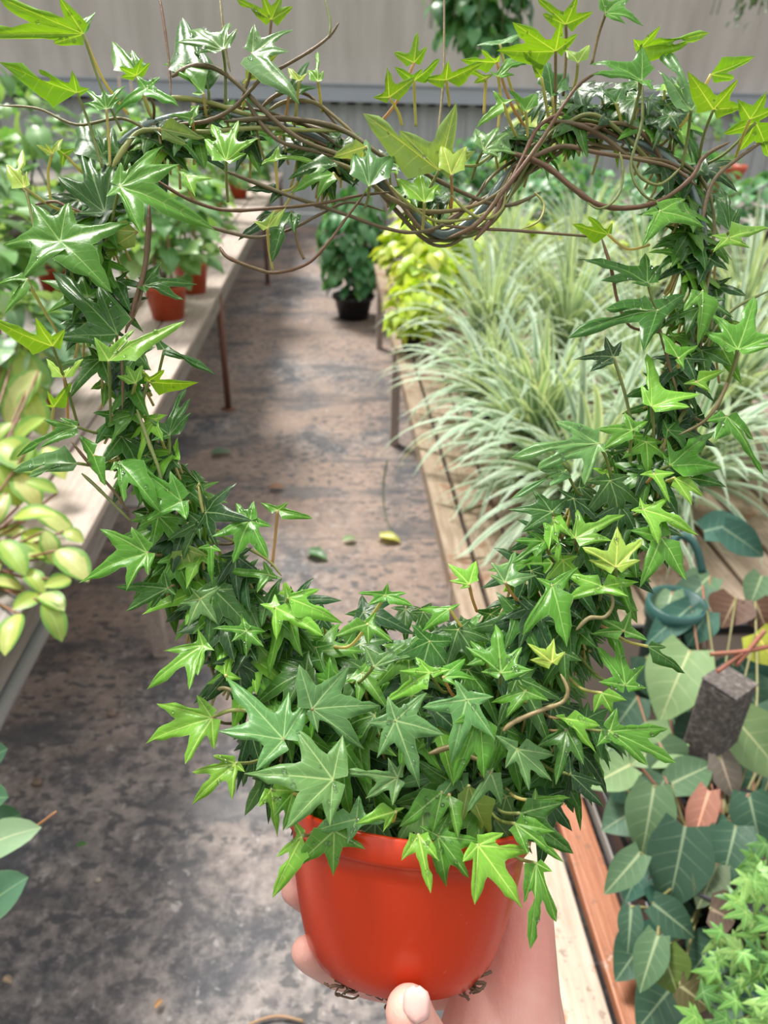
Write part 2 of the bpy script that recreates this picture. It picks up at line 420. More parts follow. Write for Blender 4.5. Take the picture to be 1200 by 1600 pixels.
def blade(mb, B, T, nrm, width, tint, shape='heart', n=8, rows=2, droop=0.15, fold=0.12, wave=0.03):
    """a simple leaf: B base, T tip, nrm its upper face"""
    B, T = V(B), V(T); ax = T - B; L = ax.length
    if L < 1e-6: return
    a = ax.normalized(); nrm = V(nrm); nrm = nrm - a * nrm.dot(a)
    nrm = nrm.normalized() if nrm.length > 1e-5 else a.orthogonal().normalized()
    pr = nrm.cross(a)
    sv = V((rnd(0, 50), rnd(0, 50), rnd(0, 50)))
    def W(t):
        if shape == 'heart': return (math.sin(math.pi * min(1, (t + 0.16) / 1.16)) ** 0.75) * (1 - 0.45 * t) * 1.25 if t < 1 else 0
        if shape == 'oval': return math.sin(math.pi * (0.03 + 0.97 * t)) ** 0.65 if t < 1 else 0
        if shape == 'strap': return min(1, 0.55 + t * 2) * (1 - t ** 3) if t < 1 else 0
        return math.sin(math.pi * t)
    rowsv = []
    for j in range(n + 1):
        t = j / n
        mid = B + ax * t + nrm * L * droop * 4 * t * (1 - t) * 0.5 - nrm * L * droop * 0.6 * t * t
        w = max(0.0, W(t)) * width / 2
        back = -a * L * 0.10 if (shape == 'heart' and j == 0) else V((0, 0, 0))
        line = []
        for r in range(-rows, rows + 1):
            v = r / rows
            p = mid + pr * v * w + nrm * (abs(v) ** 1.5 * w * fold * 2) + back * abs(v)
            p = p + nrm * (wave * L * noise.noise((p - B) * (3.0 / L) + sv))
            line.append(mb.vert(p, (t, abs(v), abs(v) * w), tint))
        rowsv.append(line)
    for j in range(n):
        for r in range(2 * rows):
            mb.face(rowsv[j][r], rowsv[j + 1][r], rowsv[j + 1][r + 1], rowsv[j][r + 1])

def strap(mb, base, d, length, width, tint, sag, n=12):
    """an arching strap leaf starting at base in direction d"""
    p = V(base); d = V(d).normalized(); st = length / n
    side = d.cross(V((0, 0, 1)))
    side = side.normalized() if side.length > 1e-3 else V((1, 0, 0))
    rowsv = []
    for j in range(n + 1):
        t = j / n
        w = width / 2 * (min(1, 0.5 + 2.5 * t)) * max(0.03, (1 - t ** 2.6))
        nn = side.cross(d)
        rowsv.append([mb.vert(p + side * (v * w) + nn * (abs(v) * w * 0.35), (t, abs(v), abs(v) * w), tint) for v in (-1, -0.5, 0, 0.5, 1)])
        p = p + d * st
        if p.x > 0.262 and p.z < 0.508: p.z = 0.508
        d = (d + V((0, 0, -1)) * sag * st / length * (0.4 + 1.6 * t) * n / 12.0).normalized()
    for j in range(n):
        for r in range(4):
            mb.face(rowsv[j][r], rowsv[j + 1][r], rowsv[j + 1][r + 1], rowsv[j][r + 1])

def smooth_path(pts, sub=5):
    pts = [V(p) for p in pts]; out = []
    for i in range(len(pts) - 1):
        p0, p1, p2, p3 = pts[max(i - 1, 0)], pts[i], pts[i + 1], pts[min(i + 2, len(pts) - 1)]
        for k in range(sub):
            t = k / sub
            out.append(0.5 * ((2 * p1) + (p2 - p0) * t + (2 * p0 - 5 * p1 + 4 * p2 - p3) * t * t + (3 * p1 - p0 - 3 * p2 + p3) * t ** 3))
    out.append(pts[-1]); return out
def jit(c, a=0.15):
    k = 1 + rnd(-a, a); return (c[0] * k * (1 + rnd(-a, a) * 0.6), c[1] * k, c[2] * k * (1 + rnd(-a, a) * 0.5))

# ================================================================== SETTING
def struct(name, mb, mat, **kw):
    o = mb.build(name, mat, None, smooth=False, **kw); o['kind'] = 'structure'; return o
b = MB(); b.box((-5.5, -0.6, -0.06), (6.5, 10.5, 0.0)); struct('floor', b, M['floor'])
b = MB()
for i in range(60):                     # corrugated pale siding, one sheet
    x = -5.5 + i * 0.2
    b.box((x, 10.42, 0.0), (x + 0.1, 10.5, 1.36)); b.box((x + 0.1, 10.44, 0.0), (x + 0.2, 10.5, 1.36))
b.box((-5.5, 10.5, 0.0), (6.5, 10.54, 1.36))
struct('wall_back', b, M['siding'])
b = MB(); b.box((-5.5, 10.44, 1.30), (6.5, 10.54, 4.2)); struct('wall_back_netting', b, M['net'])
b = MB(); b.box((-5.5, 10.28, 1.335), (6.5, 10.44, 1.53)); b.box((-5.5, 10.26, 1.51), (6.5, 10.28, 1.53)); struct('trim_1', b, M['rail'])
b = MB(); b.box((-1.6, 9.75, 0.0), (1.6, 9.95, 0.13)); struct('trim_2', b, M['siding'])          # low kerb closing the aisle
for k, y in enumerate((3.86, 2.42)):    # overlap of two strips of ground fabric
    b = MB(); b.box((-0.75, y, 0.0), (1.3, y + 0.005, 0.002)); struct('trim_%d' % (3 + k), b, M['plank_grey'])

# ------------------------------------------------------------------ benches
def bench(name, label, x0, x1, y0, y1, z, edge, planks, mats, legs, legmat, fascia=0.085, pipe=None, fmat=None, leg_r=None):
    root = thing(name, label, 'bench', ((x0 + x1) / 2, (y0 + y1) / 2, 0))
    s = 1 if x1 > x0 else -1
    x = x0
    for i, w in enumerate(planks):
        m = MB(); a, c = x, x + s * (w - 0.012)
        m.box((min(a, c), y0 + rnd(0, 0.02), z - 0.022), (max(a, c), y1 - rnd(0, 0.03), z + rnd(-.002, .002)))
        m.build('plank', M[mats[min(i, len(mats) - 1)]], root, False, 0.003); x += s * w
    a, c = x0 + s * 0.014, x0 + s * 0.040
    m = MB(); m.box((min(a, c), y0 + 0.02, z - 0.022 - fascia), (max(a, c), y1 - 0.02, z - 0.0225)); m.build('side_board', M[fmat or mats[0]], root, False, 0.003)
    m = MB(); m.box((min(x0 + s * .04, x), y1 - 0.07, z - 0.1), (max(x0 + s * .04, x), y1 - 0.03, z - 0.0225)); m.build('end_board', M[mats[-1]], root, False, 0.003)
    m = MB(); m.box((min(x0 + s * .041, x), y0 + 0.02, z - 0.1), (max(x0 + s * .041, x), y0 + 0.06, z - 0.0225)); m.build('end_board', M[mats[-1]], root, False, 0.003)
    yy = y0 + 0.7
    while yy < y1 - 0.3:
        m = MB(); m.box((min(x0 + s * .041, x), yy, z - 0.1), (max(x0 + s * .041, x), yy + 0.04, z - 0.0225)); m.build('cross_beam', M[mats[-1]], root, False, 0.003); yy += 1.1
    for (lx, ly) in legs:
        m = MB()
        if legmat == 'rust': m.tube([(lx, ly, 0), (lx, ly, z - 0.03)], 0.016, 10); m.lathe([(0.035, 0), (0.035, 0.006), (0.016, 0.007)], (lx, ly, 0), (0, 0, 1), 14)
        else: m.box((lx - 0.02, ly - 0.02, 0), (lx + 0.02, ly + 0.02, z - 0.03))
        m.build('leg', M[legmat], root, legmat == 'rust', 0 if legmat == 'rust' else 0.003)
    if pipe:
        m = MB(); m.tube([(x0 + s * .03, y0 - 0.05, z - pipe), (x0 + s * .03, y1, z - pipe)], 0.02, 12); m.build('pipe', M['galv'], root)
    return root
bench('plant_bench', 'long weathered plank bench running down the left of the aisle under the potted vines', -0.54, -1.75, 1.37, 9.3, 0.64, 1, [0.17, 0.15, 0.16, 0.15, 0.16, 0.15, 0.16, 0.1], ['plank', 'plank', 'plank_grey'],
      [(-0.56, 3.74), (-0.56, 6.6), (-0.56, 9.0), (-1.6, 1.8), (-1.6, 5.0), (-1.6, 9.0)], 'rust', fmat='plank_grey')
b = thing('wooden_prop', 'pale wooden prop standing under the left bench edge near its end', 'post', (-0.53, 1.78, 0))
m = MB(); m.box((-0.55, 1.76, 0), (-0.51, 1.80, 0.53)); m.build('upright', M['plank'], b, False, 0.002)
m = MB(); m.box((-0.57, 1.74, 0.53), (-0.49, 1.82, 0.533)); m.build('cap', M['plank_grey'], b, False)
bench('pallet', 'grey wooden pallet bench at lower left under the yellow green leaves', -0.585, -1.75, 0.25, 1.34, 0.64, 1, [0.12, 0.14, 0.14, 0.14, 0.14, 0.14, 0.14, 0.14], ['plank_grey', 'plank', 'plank_grey'],
      [(-0.95, 0.4), (-0.95, 1.2), (-1.6, 0.4), (-1.6, 1.2)], 'plank_grey', pipe=0.135, fascia=0.07)
bench('plant_bench', 'low plank bench right of the aisle under the striped grassy plants', 0.268, 1.55, 1.22, 5.0, 0.5, 1, [0.075, 0.10, 0.13, 0.13, 0.13, 0.13, 0.13, 0.13, 0.13, 0.13, 0.06], ['plank_tan'],
      [(0.285, 3.28), (0.30, 1.5), (0.30, 4.8), (1.4, 1.5), (1.4, 4.8), (1.4, 3.2)], 'plank', pipe=None)
bench('plant_bench', 'low bench with peeling cream and rust paint beside the hand', 0.268, 1.3, 0.12, 1.2, 0.5, 1, [0.078, 0.062, 0.12, 0.14, 0.14, 0.14, 0.14, 0.14], ['paint_white', 'paint_rust', 'plank_grey'],
      [(0.30, 0.25), (0.30, 1.1), (1.2, 0.25), (1.2, 1.1)], 'plank', pipe=None)
bench('plant_bench', 'far low bench carrying the dark green bushy pots by the back wall', 0.55, 4.8, 5.3, 9.2, 0.5, 1, [0.53] * 8, ['plank_grey'], [(0.6, 5.5), (0.6, 9), (4.6, 5.5), (4.6, 9)], 'plank')
bench('plant_bench', 'far left bench behind the first row of potted vines', -2.3, -4.6, 3.0, 9.2, 0.64, 1, [0.46] * 5, ['plank_grey'], [(-2.4, 3.2), (-2.4, 9), (-4.4, 3.2), (-4.4, 9)], 'plank')

# ------------------------------------------------------------------ potted plants
def pot_parts(root, base, r, h, mat, lip=True):
    m = MB(); x, y, z = base
    m.lathe([(r * 0.72, 0), (r * 0.94, h * 0.86), (r * 1.04, h * 0.87), (r * 1.05, h), (r * 0.97, h), (r * 0.93, h * 0.88)], base, (0, 0, 1), 28); m.build('pot', M[mat], root)
    m = MB(); m.lathe([(r * 0.93, h * 0.86), (r * 0.6, h * 0.9), (0.004, h * 0.91)], base, (0, 0, 1), 20); m.build('soil', M['soil'], root)
def bush(name, label, cat, base, rad, hgt, n, size, tints, pot=('black', 0.08, 0.14), mat='heart', shape='heart', wr=0.8, group=None, stake=False, flat=0.6, hook=None, stems=6, down=0.35):
    """a potted plant of simple leaves: base = foot of the pot, rad/hgt the half-size of its foliage"""
    root = thing(name, label, cat, base, group)
    pot_parts(root, base, pot[1], pot[2], pot[0])
    c = V(base) + V((0, 0, pot[2] + hgt * 0.75))
    org = V(base) + V((0, 0, pot[2] * 0.9))
    m = MB()
    for i in range(n):
        th = rnd(0, 2 * math.pi); cz = rnd(-0.75, 1.0); rr = rnd(0.45, 1.0) ** 0.6
        s = math.sqrt(max(0, 1 - cz * cz))
        out = V((math.cos(th) * s, math.sin(th) * s, cz))
        p = c + V((out.x * rad * rr, out.y * rad * rr, out.z * hgt * rr))
        d = V((out.x, out.y, -down + rnd(-0.5, 0.5))).normalized()
        nr = (out * 0.6 + V((rnd(-.4, .4), rnd(-.4, .4), flat + rnd(0, .5)))).normalized()
        L = size * rnd(0.65, 1.15)
        if p.z - L * 0.6 < base[2]: p.z = base[2] + L * 0.7
        blade(m, p - d * L * 0.4, p + d * L * 0.6, nr, L * wr, jit(random.choice(tints), 0.2), shape, 6, 2, 0.2, 0.1)
    m.build('foliage', M[mat], root)
    m = MB()
    for i in range(stems):
        th = rnd(0, 6.28); rr = rnd(.3, .9)
        e = c + V((math.cos(th) * rad * rr, math.sin(th) * rad * rr, rnd(-0.3, 0.6) * hgt))
        m.tube(smooth_path([org, org.lerp(e, 0.4) + V((0, 0, hgt * 0.4)), e], 4), 0.003, 5, (0.16, 0.15, 0.05))
    m.build('stems', M['stem'], root)
    if stake:
        for dx in (-0.03, 0.03):
            m = MB(); m.tube([org + V((dx, 0, 0)), org + V((dx * 1.4, 0.01, hgt * 2.1))], 0.006, 7); m.build('stake', M['bamboo'], root)
    if hook:
        m = MB(); a = org; t = a + V((0, 0, hook))
        for dx in (-1, 1):
            m.tube(smooth_path([a + V((dx * pot[1], 0, 0.02)), a + V((dx * pot[1] * 0.7, 0, hook * 0.5)), t - V((0, 0, 0.06))], 5), 0.005, 6)
        m.tube(smooth_path([t - V((0, 0, 0.06)), t, t + V((0.02, 0, 0.035)), t + V((0.055, 0, 0.04)), t + V((0.075, 0, 0.01)), t + V((0.07, 0, -0.02))], 5), 0.008, 8)
        m.build('hanger', M['hook'], root)
    return root
G1 = [(0.10, 0.24, 0.07), (0.14, 0.32, 0.09), (0.22, 0.40, 0.14), (0.30, 0.48, 0.20)]
G2 = [(0.05, 0.17, 0.06), (0.07, 0.23, 0.08), (0.11, 0.30, 0.11), (0.16, 0.36, 0.15)]
GG = [(0.52, 0.66, 0.05), (0.62, 0.74, 0.07), (0.44, 0.60, 0.05), (0.55, 0.62, 0.10)]
GY = [(0.42, 0.55, 0.13), (0.55, 0.62, 0.20), (0.30, 0.46, 0.10)]
BT = 0.642
bush('potted_vine', 'orange potted green vine on bamboo stakes, first on the left bench', 'potted plant', (-0.69, 3.17, BT), 0.24, 0.26, 120, 0.10, G1, ('terra', 0.09, 0.14), stake=True)
bush('potted_vine', 'orange potted green vine directly behind the first orange pot on the left bench', 'potted plant', (-0.66, 3.62, BT), 0.22, 0.24, 90, 0.10, G1, ('terra', 0.085, 0.14), stake=True)
bush('potted_vine', 'potted green vine with a green hanger hook at the left photo edge', 'potted plant', (-1.28, 2.75, BT), 0.30, 0.30, 150, 0.10, G1, ('terra', 0.09, 0.13), hook=0.52)
bush('potted_vine', 'round-leaved vine behind the green hanger on the left bench', 'potted plant', (-1.25, 3.55, BT), 0.32, 0.33, 140, 0.11, G1, ('terra', 0.09, 0.13), hook=0.5)
bush('potted_vine', 'pale green vine in the third row of the left bench', 'potted plant', (-0.95, 4.4, BT), 0.34, 0.32, 130, 0.11, G1, ('terra', 0.09, 0.13))
bush('potted_vine', 'green vine far down the left bench below the grey rail', 'potted plant', (-0.85, 5.6, BT), 0.34, 0.30, 110, 0.12, G1, ('terra', 0.09, 0.13), stake=True)
bush('potted_vine', 'green vine on the left bench beside the aisle end', 'potted plant', (-0.8, 7.0, BT), 0.34, 0.30, 100, 0.12, G1, ('terra', 0.09, 0.13))
bush('potted_vine', 'last green vine on the left bench before the kerb', 'potted plant', (-0.85, 8.6, BT), 0.40, 0.34, 90, 0.13, G2, ('terra', 0.09, 0.13))
bush('potted_vine', 'broad green vine on the far left bench with tall shoots', 'potted plant', (-2.7, 5.2, BT), 0.55, 0.42, 150, 0.15, G1, ('terra', 0.11, 0.15), hook=0.6)
bush('potted_vine', 'tall green vine at the far left corner below the rail', 'potted plant', (-2.9, 7.6, BT), 0.65, 0.42, 140, 0.16, G1, ('terra', 0.11, 0.15))
bush('potted_vine', 'bushy green vine at the left bench rear between two rows', 'potted plant', (-1.5, 6.4, BT), 0.42, 0.36, 110, 0.14, G1, ('terra', 0.1, 0.14), stake=True)
bush('potted_vine', 'grey green vine in a low pot behind the yellow leaved plant at left', 'potted plant', (-0.90, 2.15, BT), 0.24, 0.13, 110, 0.085, [(0.16, 0.30, 0.14), (0.24, 0.38, 0.2)], ('terra', 0.07, 0.10))
bush('potted_vine', 'mid green vine at the left photo edge behind the yellow leaved plant', 'potted plant', (-1.25, 2.1, BT), 0.26, 0.2, 110, 0.09, G1, ('terra', 0.08, 0.12))
# right, far
RT = 0.502
bush('golden_pothos', 'yellow green leafy plant on the corner of the right bench by the aisle', 'potted plant', (0.45, 3.5, RT), 0.19, 0.16, 170, 0.085, GG, ('black', 0.08, 0.09))
bush('golden_pothos', 'small yellow green plant nearest the front on the right bench edge', 'potted plant', (0.345, 3.16, RT), 0.13, 0.13, 120, 0.075, GG, ('black', 0.06, 0.07))
bush('golden_pothos', 'yellow green leafy plant behind the corner one on the right bench', 'potted plant', (0.50, 4.2, RT), 0.26, 0.17, 180, 0.095, GG, ('black', 0.08, 0.09))
bush('golden_pothos', 'yellow green leafy plant half hidden behind the striped grassy leaves', 'potted plant', (0.95, 4.3, RT), 0.30, 0.18, 180, 0.095, GG, ('black', 0.08, 0.09))
bush('golden_pothos', 'yellow green plant below the dip of the ivy ring', 'potted plant', (0.62, 4.75, RT), 0.28, 0.2, 170, 0.10, GG, ('black', 0.08, 0.09))
bush('golden_pothos', 'yellow green plant at the rear right behind the striped leaves', 'potted plant', (1.45, 4.5, RT), 0.24, 0.17, 130, 0.095, GG, ('black', 0.08, 0.09))
bush('pothos', 'dark green pothos bushing over the aisle end from a tall black pot', 'potted plant', (0.15, 5.55, 0.0), 0.27, 0.40, 330, 0.11, G2, ('black', 0.15, 0.17), down=0.9)
for i, (x, y, r, h, lab) in enumerate((
        (0.85, 5.7, 0.34, 0.26, 'dark green bushy plant behind the yellow green row, next to the aisle pothos'), (1.55, 5.6, 0.42, 0.22, 'dark green bushy plant under the wire of the ring right lobe'),
        (2.3, 5.7, 0.42, 0.22, 'dark green bushy plant behind the right side of the ring'), (1.2, 6.8, 0.45, 0.30, 'low dark green plant second row behind the yellow green plants'),
        (2.0, 7.0, 0.5, 0.25, 'dark green plant in the second row below the siding'), (3.0, 6.8, 0.5, 0.28, 'dark green plant at the right edge below the rail'),
        (3.2, 5.7, 0.42, 0.22, 'dark green bushy plant by the right photo edge'))):
    bush('bushy_plant', lab, 'potted plant', (x, y, RT), r, h, 200, 0.10, G2, ('black', 0.12, 0.12), group='dark green plants on the far right bench')
bush('bushy_plant', 'light green plant with tall shoots seen through the right lobe of the ring', 'potted plant', (2.1, 8.2, RT), 0.5, 0.46, 110, 0.15, GY, ('black', 0.12, 0.15))
bush('bushy_plant', 'light green bushy plant against the siding at far right', 'potted plant', (3.6, 8.2, RT), 0.55, 0.40, 110, 0.15, G1, ('terra', 0.12, 0.3))
# far pots seen as red spots
b = thing('plant_pot', 'red orange empty pot at the right photo edge below the rail', 'pot', (4.35, 8.7, RT))
m = MB(); m.lathe([(0.12, 0), (0.165, 0.28), (0.18, 0.285), (0.185, 0.34), (0.17, 0.34), (0.12, 0.06)], (4.35, 8.7, RT), (0, 0, 1), 28); m.build('pot', M['terra'], b)
m = MB(); m.lathe([(0.16, 0.27), (0.08, 0.29), (0.01, 0.29)], (4.35, 8.7, RT), (0, 0, 1), 24); m.build('soil', M['soil'], b)

# hanging baskets near the netting
ov = MB(); ov.tube([(-3.5, 5.0, 2.55), (4.5, 5.0, 2.55)], 0.025, 10); o = struct('trim_5', ov, M['galv'])
for xx in (-3.5, 4.5):
    ov = MB(); ov.tube([(xx, 5.0, 0), (xx, 5.0, 2.55)], 0.03, 10); struct('trim_6' if xx < 0 else 'trim_7', ov, M['galv'])
def basket(label, x, y, ztop, rad, zlow, n, size, tints, thin=False):
    root = thing('hanging_basket', label, 'hanging plant', (x, y, ztop))
    m = MB(); m.lathe([(0.09, 0), (0.14, 0.14), (0.15, 0.15), (0.14, 0.15), (0.12, 0.12)], (x, y, ztop), (0, 0, 1), 24); m.build('pot', M['hook'], root)
    m = MB()
    for k in range(3):
        a = k * 2.094; m.tube([(x + .145 * math.cos(a), y + .145 * math.sin(a), ztop + .14), (x, y, 2.5)], 0.003, 5)
    m.tube(smooth_path([(x, y, 2.49), (x, y + .03, 2.56), (x, y, 2.59), (x, y - .03, 2.56)], 4), 0.005, 6); m.build('hanger', M['hook'], root)
    m = MB(); st = MB()
    for i in range(n):
        th = rnd(0, 6.28); t = rnd(0, 1) ** 0.8; rr = rad * rnd(0.35, 1.0) * (1 - 0.25 * t)
        p = V((x + math.cos(th) * rr, y + math.sin(th) * rr, lerp(ztop + 0.22, zlow, t) + rnd(-.04, .04)))
        d = V((math.cos(th) * .5, math.sin(th) * .5, -rnd(.3, 1))).normalized()
        L = size * rnd(.65, 1.15)
        blade(m, p - d * L * .4, p + d * L * .6, V((math.cos(th), math.sin(th), rnd(.3, 1.1))), L * (0.45 if thin else 0.8), jit(random.choice(tints), .2), 'oval' if thin else 'heart', 6, 2, .2, .1)
    m.build('foliage', M['heart'], root)
    for i in range(14):
        th = i * 0.45 * 3; rr = rad * .8
        st.tube(smooth_path([(x, y, ztop + .14), (x + math.cos(th) * rr * .8, y + math.sin(th) * rr * .8, ztop + .16), (x + math.cos(th) * rr, y + math.sin(th) * rr, lerp(ztop, zlow, rnd(.4, .95)))], 5), 0.003, 5, (.12, .15, .05))
    st.build('stems', M['stem'], root)
basket('full green hanging pothos in front of the netting at top centre', 0.85, 5.0, 1.98, 0.36, 1.70, 260, 0.11, G2)
basket('sparse dark trailing plant hanging at top right in front of the netting', 2.55, 5.0, 2.12, 0.42, 1.86, 150, 0.06, [(0.03, 0.08, 0.03), (0.05, 0.11, 0.05)], True)

# ------------------------------------------------------------------ striped grassy (spider) plants on the right bench
def spider(label, px, py, z, n, ln, toward=None, pot='black', tilt=0.8, width=0.025, seed=0):
    p = hit(px, py, z); base = (p.x, p.y, RT)
    root = thing('spider_plant', label, 'potted plant', base)
    pot_parts(root, base, 0.075, max(0.05, z - RT + 0.02), pot)
    m = MB(); org = V((p.x, p.y, z + 0.01))
    for i in range(n):
        th = rnd(0, 6.283); el = rnd(0.15, 1.45) if i % 3 else rnd(0.9, 1.5)
        d = V((math.cos(th) * math.cos(el), math.sin(th) * math.cos(el), math.sin(el)))
        if toward and i % 2 == 0: d = (d + V(toward) * rnd(.2, .7)).normalized()
        L = ln * rnd(0.65, 1.2)
        o2 = org + V((rnd(-.03, .03), rnd(-.03, .03), 0))
        strap(m, o2, d, L, width * rnd(.75, 1.25), jit(random.choice([(0.15, 0.28, 0.16), (0.22, 0.36, 0.22), (0.13, 0.24, 0.14)]), .15), rnd(0.9, 2.0))
    m.build('foliage', M['spider'], root)
for i, (px, py, z, n, ln, tw, lab) in enumerate((
        (765, 560, 0.58, 120, 0.48, (-.6, -.3, 0), 'striped grassy plant leaning over the aisle at the bench corner'),
        (840, 705, 0.58, 130, 0.46, (-.7, -.5, 0), 'nearest striped grassy plant with leaves drooping over the bench edge'),
        (905, 790, 0.58, 100, 0.42, (-.9, -.5, 0), 'striped grassy plant lowest on the right bench with leaves swept toward the aisle'),
        (765, 630, 0.57, 90, 0.38, (-.6, -.6, 0), 'small striped grassy plant between the corner plant and the nearest one'),
        (880, 560, 0.60, 120, 0.52, (-.2, -.2, 0), 'striped grassy plant in the middle of the right bench'),
        (985, 650, 0.60, 110, 0.46, None, 'striped grassy plant just left of the ring right side'),
        (790, 465, 0.60, 120, 0.55, (-.3, 0, 0), 'striped grassy plant beside the yellow green leaves'),
        (1000, 500, 0.62, 120, 0.55, None, 'striped grassy plant behind the ring right side'),
        (905, 440, 0.62, 110, 0.58, None, 'rear striped grassy plant below the hanging brown vine'),
        (1120, 660, 0.60, 120, 0.48, None, 'striped grassy plant right of the ring'),
        (1150, 530, 0.62, 110, 0.55, None, 'striped grassy plant at the right photo edge behind the ring'),
        (1050, 760, 0.58, 100, 0.40, (-.2, -.5, 0), 'striped grassy plant showing behind the lower right of the ring'))):
    spider(lab, px, py, z, n, ln, tw)

# ------------------------------------------------------------------ yellow green variegated plant, left
def hoya():
    base = (-0.80, 1.32, BT)
    root = thing('variegated_hoya', 'yellow green variegated plant spilling over the left bench edge', 'potted plant', base)
    pot_parts(root, base, 0.11, 0.12, 'terra')
    # leaf: base px, tip px, depth offset
    L = [((25, 545), (60, 640)), ((60, 580), (5, 660)), ((5, 560), (-25, 640)), ((62, 590), (0, 600)), ((20, 700), (65, 650)), ((0, 690), (58, 735)), ((30, 790), (-20, 720)),
         ((25, 740), (62, 790)), ((55, 800), (118, 838)), ((20, 810), (88, 800)), ((-5, 835), (45, 832)), ((40, 830), (95, 880)), ((70, 830), (85, 880)), ((0, 845), (40, 895)),
         ((100, 830), (130, 845)), ((90, 860), (138, 905)), ((35, 920), (-15, 905)), ((62, 930), (100, 950)), ((65, 930), (20, 950)), ((70, 940), (98, 1000)), ((30, 960), (5, 1020)),
         ((110, 905), (70, 915)), ((20, 660), (-20, 700)), ((70, 700), (100, 745)), ((90, 770), (40, 750)), ((10, 770), (-20, 830)), ((75, 870), (30, 870)), ((0, 880), (-30, 950)),
         ((-20, 560), (-60, 640)), ((-40, 700), (-80, 760)), ((-30, 840), (-80, 860)), ((-40, 920), (-70, 1000)), ((40, 610), (70, 680)), ((15, 520), (55, 560)), ((50, 690), (20, 745)), ((40, 890), (70, 925))]
    org = V(base) + V((0, 0, 0.11))
    st = MB()
    for k, (a, c) in enumerate(L):
        cx, cy = (a[0] + c[0]) / 2, (a[1] + c[1]) / 2
        q = hit(cx, cy, lerp(0.80, 0.62, min(1, max(0, (cy - 560) / 450))) + rnd(-.02, .02))
        d = (q - CAM).dot(fw)
        A, B = at(a[0], a[1], d + rnd(-.01, .02)), at(c[0], c[1], d - rnd(0.0, .05))
        m = MB(); n = (V((0.15, -.35, 1)) + V((rnd(-.3, .3), rnd(-.3, .3), 0))).normalized()
        Lg = (B - A).length
        blade(m, A, B, n, Lg * rnd(.5, .62), jit(random.choice([(0.47, 0.54, 0.13), (0.40, 0.50, 0.08), (0.54, 0.57, 0.20), (0.33, 0.45, 0.08)]), .12), 'oval', 9, 4, .16, .12)
        m.build('leaf', M['hoya'], root)
        st.tube(smooth_path([org + (A - org) * 0.15, (org + A) / 2 + V((0, 0, -.06)), A], 4), 0.0028, 6, (0.30, 0.13, 0.08))
    st.build('stems', M['stem'], root)
hoya()
# round dark leaves peeping in at the lower left
def low_left():
    base = (-0.44, 0.44, 0.0)
    root = thing('rubber_plant', 'dark green round leaved plant entering at lower left beside the pallet', 'potted plant', base)
    pot_parts(root, base, 0.12, 0.22, 'black')
    org = V(base) + V((0, 0, 0.2)); st = MB()
    for a, c, d, col_, w in (((-40, 1330), (57, 1292), 0.86, (0.30, 0.44, 0.26), .36), ((-25, 1420), (38, 1372), 0.84, (0.10, 0.22, 0.13), .5), ((-30, 1200), (8, 1170), 0.92, (0.05, 0.13, 0.07), .6),
                             ((-30, 1300), (28, 1272), 0.93, (0.05, 0.14, 0.07), .5), ((-20, 1250), (10, 1245), 0.9, (0.07, 0.17, 0.09), .6), ((-70, 1380), (-20, 1300), .88, (0.06, 0.15, 0.08), .5)):
        A, B = at(a[0], a[1], d), at(c[0], c[1], d - .02); m = MB()
        blade(m, A, B, V((0.1, -.5, 1)), (B - A).length * w * 1.3, col_, 'oval', 9, 3, .12, .1); m.build('leaf', M['heart'], root)
        st.tube(smooth_path([org, org.lerp(A, .5) + V((0, 0, .05)), A], 4), 0.004, 6, (.2, .14, .06))
    t = smooth_path([at(-40, 1335, .87), at(0, 1318, .87), at(40, 1302, .86), at(88, 1268, .85)], 5)
    st.tube(t, 0.0022, 6, (0.46, 0.22, 0.09), .5); st.build('stems', M['stem'], root)
low_left()

